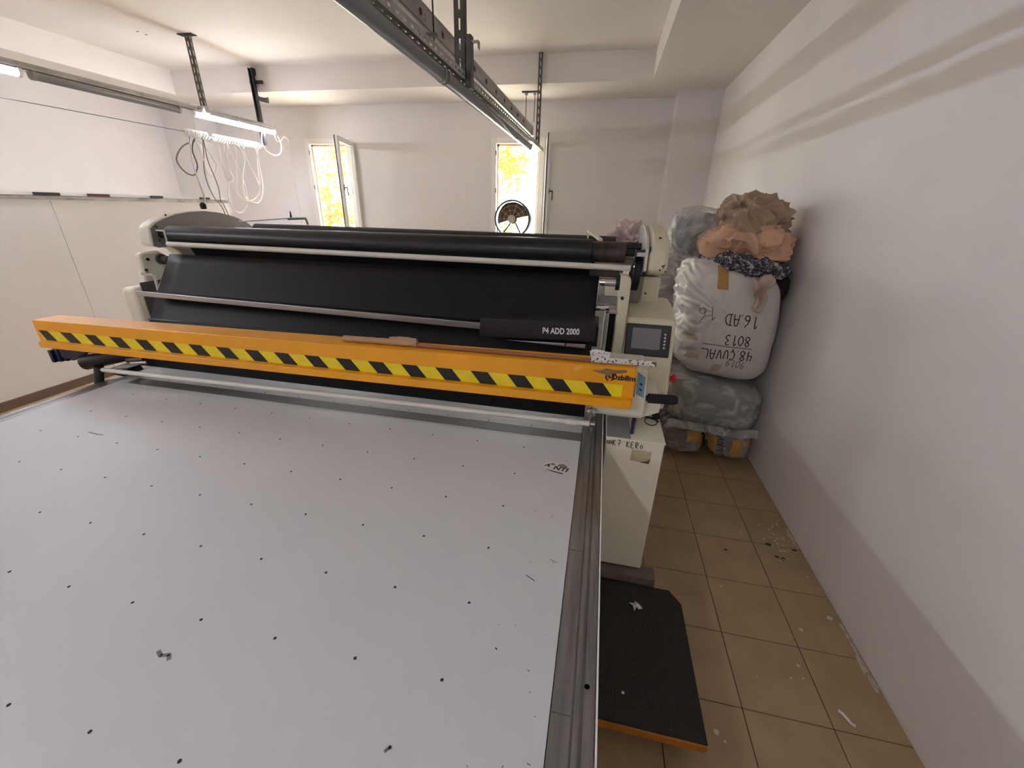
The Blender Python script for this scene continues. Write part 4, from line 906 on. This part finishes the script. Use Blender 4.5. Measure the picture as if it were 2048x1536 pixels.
# two taped bundles on the floor
def bundle(cx, rx, seed, label, holes):
    root = thing('taped_bundle', rel((cx, 3.37, FZ)), label, 'bundle', 'taped bundles at the foot of the bag stack')
    dsp = lambda d, q_: .010 * N(q_, 9, seed) + .012 * ridge(q_, 14, seed) * (.5 + .5 * N(q_, 4, seed + 2)) - .006
    inner = blob((cx, 3.38, FZ + .130), (rx - .012, .335, .112), 4.0, lambda d, q_: .01 * N(q_, 8, seed), 26).build('contents', BROWNF, root, smooth=60)
    skin = blob((cx, 3.37, FZ + .135), (rx, .355, .124), 3.6, dsp, 38).build('polythene', FILM_P, root, smooth=80, fix=False)
    bv = bvh_of(skin); cast = Vector((0, 1, 0))
    for (u0, u1, z0, z1) in holes: patch('parcel_tape', PTAPE, [(u0, z0), (u1, z0 + .004), (u1 - .006, z1), (u0 + .004, z1 - .006)], (0, 2.6, 0), (1, 0, 0), (0, 0, 1), root, rel, bv, cast, .003, 8)
    return root, bv
b1, bv1 = bundle(.790, .172, 3, 'taped plastic bundle on the floor beside the machine cabinet', [(.80, .945, -1.66, -1.585), (.90, .955, -1.73, -1.62)])
b2, bv2 = bundle(1.140, .172, 6, 'taped plastic bundle on the floor against the right wall', [(1.13, 1.215, -1.74, -1.60), (1.235, 1.30, -1.66, -1.585), (.985, 1.03, -1.73, -1.60)])
lettering('ANTI', .052, (1.052, 2.9, -1.655), (.05, 0, -1), (1, 0, .05), INK, b2, rel, bold=.001, name='printed_word', bvh=bv2, cast=Vector((0, 1, 0)), lift=.004)
lettering('UE', .045, (.925, 2.9, -1.615), (.05, 0, 1), (-1, 0, .05), INK, b1, rel, bold=.001, name='printed_word', bvh=bv1, cast=Vector((0, 1, 0)), lift=.004)
# the grey bale in clear plastic
gb = thing('plastic_bag', rel((.965, 3.38, -1.56)), 'flat clear bag of grey fabric squeezed between the bundles and the big white sack', 'bag')
blob((.965, 3.40, -1.365), (.315, .33, .165), 5, lambda d, q_: .008 * N(q_, 6, 1) + .02 * max(0, -d.x) * max(0, d.z), 30, shear=-.06).build('grey_fabric', GREYF2, gb, smooth=60)
def gdis(d, q_):
    w = .012 * N(q_, 5, 4) + .010 * ridge((q_.x * 1.2 + q_.z * .6, q_.y, q_.z * 1.6 - q_.x * .5), 7, 5) * (.4 + .6 * max(0, -d.y)) - .004
    return w + .03 * max(0, d.z) * max(0, -d.x) - .02 * max(0, d.z) * max(0, d.x)
gsk = blob((.965, 3.39, -1.365), (.345, .365, .190), 4.5, gdis, 52, shear=-.05).build('polythene', FILM_G, gb, smooth=80, fix=False)
q = MB(); q.surf(lambda u, v: (.63 + .655 * u, 3.03 - .012 * sin(pi * u) - .03 * v + .012 * N((u * 9, v * 3, 0)), -1.485 + .008 * sin(u * 7) - .055 * v - .02 * u + .008 * N((u * 6, v * 4, 3))), 24, 5); q.build('loose_flap', FILM_G, gb, smooth=60, fix=False)

# the big white sack with marker writing
wsk = thing('plastic_sack', rel((.965, 3.42, -1.18)), 'big milky white sack with upside-down marker writing against the right wall', 'sack')
def wdis(d, q_):
    left = max(0., min(1., (-.06 - q_.x) / .26)); ang = atan2(q_.z - .10, q_.x + .10)
    w = left * (.015 * sin(ang * 19 + 9 * N(q_, 4)) * (.5 + .7 * N(q_, 7, 3)) + .014 * ridge((q_.x * .6, q_.y, q_.z * 2.2), 11, 2))
    w += .010 * N(q_, 4, 7) + .004 * ridge(q_, 8, 8)
    w += .05 * max(0, d.z) * max(0, -d.x) * 1.5 - .06 * max(0, d.z) * max(0, d.x)
    w += .035 * max(0, -d.z) * max(0, d.x) * max(0, N(q_, 6, 5) + .3)
    return w
wso = blob((.965, 3.43, -.755), (.335, .35, .415), 4.2, wdis, 84, shear=-.13).build('polythene', mat('milky_sack', (222, 217, 210), .30, var=.04, vscale=3, bump=.25, bscale=9), wsk, smooth=80)
wbv = bvh_of(wso); cst = Vector((0, 1, 0))
handwrite('16.AD', .082, (.985, 2.9, -.688), (-1, 0, .06), (.08, 0, -1), INK, wsk, wbv, cst)
handwrite('8013', .072, (1.0, 2.9, -.832), (-1, 0, .04), (.08, 0, -1), INK, wsk, wbv, cst)
handwrite('48.CUVAL', .074, (.945, 2.9, -.945), (-1, 0, -.02), (.08, 0, -1), INK, wsk, wbv, cst)
FAINT = mat('faint_marker', (116, 112, 108), .6)
handwrite('16', .095, (.765, 2.9, -.655), (-1, 0, -.25), (.2, 0, -1), FAINT, wsk, wbv, cst, .0024)
handwrite('9019', .055, (1.03, 2.9, -1.01), (-1, 0, .15), (-.1, 0, -1), FAINT, wsk, wbv, cst, .0026)
patch('marker_line', FAINT, [(.782, -.868), (1.112, -.884), (1.112, -.890), (.782, -.874)], (0, 2.9, 0), (1, 0, 0), (0, 0, 1), wsk, rel, wbv, cst, .003, 24)
patch('parcel_tape', PTAPE, [(.795, -.478), (.868, -.482), (.858, -.335), (.787, -.33)], (0, 2.9, 0), (1, 0, 0), (0, 0, 1), wsk, rel, wbv, cst, .003, 10)
for pz_ in ([(.64, -.86), (.74, -.855), (.74, -.82), (.66, -.815)], [(.68, -1.0), (.78, -1.0), (.775, -.96), (.70, -.955)], [(.87, -1.09), (.93, -1.10), (.95, -1.03), (.89, -1.02)]):
    patch('tape_under_film', mat('tape_under_film', (196, 180, 160), .35), pz_, (0, 2.9, 0), (1, 0, 0), (0, 0, 1), wsk, rel, wbv, cst, .002, 6)
q = MB(); q.lathe([(0, .010), (.003, .016), (.006, .011), (.003, .007)], (.722, 3.078, -.60), (0, -1, 0), 12); q.build('knot', mat('white_knot', (230, 228, 222), .35), wsk)

# the tall sack behind it and the grey bag on top
ts = thing('plastic_sack', rel((.66, 4.15, FZ)), 'tall clear sack of pale printed cloth standing behind the console', 'sack')
blob((.66, 4.16, -1.08), (.26, .30, .70), 4, lambda d, q_: .02 * N(q_, 6, 11), 26).build('contents', mat('pale_print', (208, 200, 196), .9, rgb2=(150, 144, 146), vscale=26), ts, smooth=60)
blob((.66, 4.15, -1.065), (.285, .325, .75), 3.6, lambda d, q_: .016 * N(q_, 7, 13) + .024 * ridge((q_.x, q_.y, q_.z * 1.6), 9, 12) - .012, 50).build('polythene', FILM_P, ts, smooth=80, fix=False)
gt = thing('plastic_bag', rel((.70, 3.62, -.335)), 'clear bag of dark grey fabric leaning beside the tan cloth on top', 'bag')
blob((.695, 3.64, -.155), (.165, .20, .155), 3, lambda d, q_: .02 * N(q_, 7, 21), 26).build('grey_fabric', GREYF, gt, smooth=60)
blob((.70, 3.63, -.15), (.198, .24, .185), 3, lambda d, q_: .012 * N(q_, 6, 22) + .014 * ridge((q_.x * .7, q_.y, q_.z * 1.3), 9, 23) - .006, 48).build('polythene', FILM_G, gt, smooth=80, fix=False)

# cloth heaped on the sack
def folds(q_, dirx, s, o, a):
    """crossing folds: broad soft crests with sharp valleys, plus finer creases running along them"""
    wv = Vector((N(q_, 5, o), N(q_, 5, o + 9), N(q_, 5, o + 17))) * .07
    def dirn(c, k, st_): return Vector((q_.x * c[0] + q_.z * c[1], q_.y * .9, (-q_.x * c[1] + q_.z * c[0]) * st_)) * k
    f1 = abs(noise.noise(dirn(dirx, s, .3) + wv * s + Vector((o, 0, 0))))
    f2 = abs(noise.noise(dirn((dirx[1], -dirx[0]), s * 1.5, .4) - wv * s * 1.5 + Vector((0, o, 0))))
    f3 = abs(noise.noise(dirn(dirx, s * 3.2, .22) + wv * s * 3 + Vector((o, o, 0))))
    return a * (.55 - 1.7 * min(f1, .40) - .95 * min(f2, .33) - .40 * min(f3, .3))
def cloth(name, label, c, rad, p, m, dirx, s, o, a, n=88, shear=0., extra=None):
    f_ = lambda d, q_: folds(q_, dirx, s, o, a) + (extra(d, q_) if extra else 0)
    return tag(blob(c, rad, p, f_, n, shear).build(name, m, smooth=60), label, 'cloth', 'cloth heaped on the white sack')
cloth('printed_cloth', 'charcoal cloth with a pale print, bundled at the bottom of the heap', (1.0, 3.36, -.325), (.285, .25, .085), 2.6, PRINT, (1, .4), 7, 3, .06, shear=-.10)
cloth('peach_cloth', 'peach cloth draped over the charcoal printed cloth', (1.0, 3.40, -.185), (.315, .27, .125), 2.4, PEACH, (.35, .95), 6.5, 8, .095, shear=-.02, extra=lambda d, q_: .10 * max(0, -d.x) * max(0, -d.z) + .05 * max(0, d.x) * max(0, -d.z))
cloth('tan_cloth', 'tan cloth crumpled at the very top of the heap', (1.01, 3.43, -.03), (.225, .23, .135), 2.3, TAN, (.6, .8), 6.5, 15, .12, shear=.0, extra=lambda d, q_: .16 * max(0, -d.x) ** 2 * max(0, -d.z))
rough_tube([(.79, 3.36, -.02), (.82, 3.33, .03), (.84, 3.32, .055), (.87, 3.34, .05)], .03, 5, .3, 14).build('tan_knot', TAN, bpy.data.objects['tan_cloth'])
cloth('maroon_cloth', 'dark maroon cloth wedged between the white sack and the wall', (1.235, 3.42, -.48), (.075, .22, .125), 3, MAROON, (1, 0), 8, 22, .03, 30)
# beige scrap hanging down the front of the sack
sc = MB()
def scr(u, v):
    w = .055 * (1 - .55 * v) * (1 + .25 * sin(v * 9)); x = 1.045 + .045 * v + (u - .5) * 2 * w + .012 * sin(v * 11)
    return (x, 3.06 - .03 * sin(u * 6.5 + v * 4) - .02 * sin(v * 7) , -.385 - .215 * v - .02 * sin(u * 5))
sc.surf(scr, 18, 18); tag(sc.build('cloth_scrap', BEIGE, smooth=60, solid=.004, fix=False), 'beige scrap hanging from the heap over the front of the white sack', 'cloth')
pk = cloth('pink_cloth', 'pale pink crumpled cloth behind the rollers beside the right head', (.145, 2.86, -.18), (.088, .11, .105), 2.2, PINK, (.6, .8), 15, 31, .10, 48, extra=lambda d, q_: .05 * max(0, d.z) ** 8)
del pk['group']

# ------------------------------------------------------------------ drum fan at the window
fx, fy, fz = -1.465, 6.93, -.165
fn_ = thing('drum_fan', rel((fx, fy, FZ)), 'teal drum fan standing in front of the open right window', 'fan')
TEAL = mat('teal_paint', (24, 64, 72), .35, .2)
q = MB(); q.lathe([(-.07, .262), (-.07, .285), (-.055, .290), (.125, .290), (.14, .285), (.14, .262), (.125, .272), (-.055, .272)], (fx, fy, fz), (0, 1, 0), 48); q.f = q.f[:-2]; k0 = len(q.v) - 48
q.f += [(k0 + k, k0 + (k + 1) % 48, (k + 1) % 48, k) for k in range(48)]; q.build('drum', TEAL, fn_)
q = MB()
for r in (.262, .20, .13): q.tube([(fx + r * cos(2 * pi * k / 40), fy - .072, fz + r * sin(2 * pi * k / 40)) for k in range(41)], .0028, 6)
for k in range(10): a = 2 * pi * k / 10; q.tube([(fx + .06 * cos(a), fy - .072, fz + .06 * sin(a)), (fx + .27 * cos(a), fy - .072, fz + .27 * sin(a))], .0028, 6)
q.build('guard', mat('guard_wire', (196, 186, 150), .4), fn_)
q = MB(); q.lathe([(-.085, .03), (-.082, .058), (-.06, .064), (-.05, .064)], (fx - .01, fy, fz), (0, 1, 0), 24); q.build('badge', mat('badge_grey', (176, 170, 166), .4), fn_)
q = MB(); q.lathe([(-.05, .075), (.09, .075), (.10, .05)], (fx, fy, fz), (0, 1, 0), 24); q.build('motor', mat('brown_black', (42, 32, 28), .5), fn_)
BLADE = mat('brown_blade', (92, 66, 50), .5)
for a0 in (20, 82, 144):
    q = MB(); q.surf(lambda u, v: (fx + (.06 + .19 * v) * cos(radians(a0 - 8 + 62 * u)), fy + .045 - .06 * u, fz + (.06 + .19 * v) * sin(radians(a0 - 8 + 62 * u))), 10, 5); q.build('blade', BLADE, fn_, solid=.004, fix=False)
for a0 in (-128, -62):
    a = radians(a0); q = MB(); q.bar((fx + .06 * cos(a), fy + .06, fz + .06 * sin(a)), (fx + .27 * cos(a), fy + .06, fz + .27 * sin(a)), .025, .01, (0, 1, 0)); q.build('strut', BLK, fn_)
q = MB(); q.tube([(fx, fy, FZ + .03), (fx, fy, fz - .285)], .018, 12); q.build('pole', DARKST, fn_)
q = MB(); q.lathe([(0, .22), (.02, .22), (.035, .04)], (fx, fy, FZ), (0, 0, 1), 32); q.build('base', DARKST, fn_)

# ------------------------------------------------------------------ scraps and paint spots
PAPER = mat('white_paper', (222, 214, 208), .8)
q = MB(); sp = [(-.030, .012), (-.008, .006), (-.002, .028), (.018, .004), (.030, -.006), (.010, -.018), (.002, -.012), (-.008, -.026), (-.014, -.006)]
zz = [.004, .012, .002, .010, .002, .008, .014, .002, .010]
q.add([(.317 + a, 1.415 + b, -1.665 + z + .001) for (a, b), z in zip(sp, zz)] + [(.317, 1.415, -1.647)], [(i, (i + 1) % 9, 9) for i in range(9)])
tag(q.build('paper_scrap', PAPER, smooth=0, solid=.001, fix=False), 'crumpled white paper scrap on the black step mat', 'scrap')
q = MB(); q.lathe([(0, .004), (.004, .006), (.007, .003)], (.246, 1.026, -1.665), (0, 0, 1), 10); tag(q.build('white_pellet', PAPER), 'tiny white pellet on the front of the black step mat', 'scrap')
q = rough_tube([(1.11, 1.245, FZ + .006), (1.122, 1.235, FZ + .007), (1.138, 1.205, FZ + .006), (1.15, 1.20, FZ + .005)], .006, 8, .4, 8); tag(q.build('plastic_shred', PAPER), 'small white plastic shred on the floor tiles near the wall', 'scrap')
PAINT = mat('white_paint_spot', (206, 200, 192), .6)
q = MB(); rnd = random.Random(21)
def spot(x, y, r, asp=1.0):
    n = 9; q.add([(x + r * asp * cos(2 * pi * k / n) * rnd.uniform(.75, 1.2), y + r * sin(2 * pi * k / n) * rnd.uniform(.75, 1.2), FZ + .0008) for k in range(n)], [tuple(range(n))])
spot(.615, 1.06, .011); spot(.64, 1.035, .005); spot(1.115, 1.60, .009); spot(1.03, 1.41, .007); spot(.80, 1.78, .007); spot(1.28, 1.70, .014)
for k in range(34): spot(min(1.32, rnd.gauss(1.22, .05)), rnd.gauss(2.2, .10), rnd.uniform(.003, .008))
for k in range(16): spot(rnd.uniform(.6, 1.3), rnd.uniform(1.1, 3.0), rnd.uniform(.002, .005))
tag(q.build('paint_spots', PAINT, floor, smooth=0, fix=False), kind='stuff')
q = MB(); rnd = random.Random(4)
for (ya, yb_, xm, w) in ((1.36, 1.52, 1.312, .013), (1.52, 1.68, 1.318, .007), (2.20, 2.34, 1.315, .010), (1.02, 1.10, 1.318, .008)):
    n = 12; L = [(xm - w * rnd.uniform(.5, 1.2), ya + (yb_ - ya) * k / n, FZ + .0009) for k in range(n + 1)]; R_ = [(min(1.331, xm + w * rnd.uniform(.5, 1.2)), ya + (yb_ - ya) * k / n, FZ + .0009) for k in range(n + 1)]
    q.add(L + R_, [(k, k + 1, n + 2 + k, n + 1 + k) for k in range(n)])
q.build('paint_smear', mat('thin_paint', (214, 206, 194), .7, rgb2=(168, 150, 126), vscale=30), floor, smooth=0, fix=False)
q = MB(); rnd = random.Random(9)
for (x, y, r) in ((1.17, 2.07, .010), (1.20, 2.065, .008), (1.19, 2.05, .006), (.89, 2.06, .008), (1.155, 2.165, .012), (1.29, 2.15, .01)): spot(x, y, r, 1.4)
q.build('dark_stain', mat('dark_stain', (58, 44, 34), .7), floor, smooth=0, fix=False)
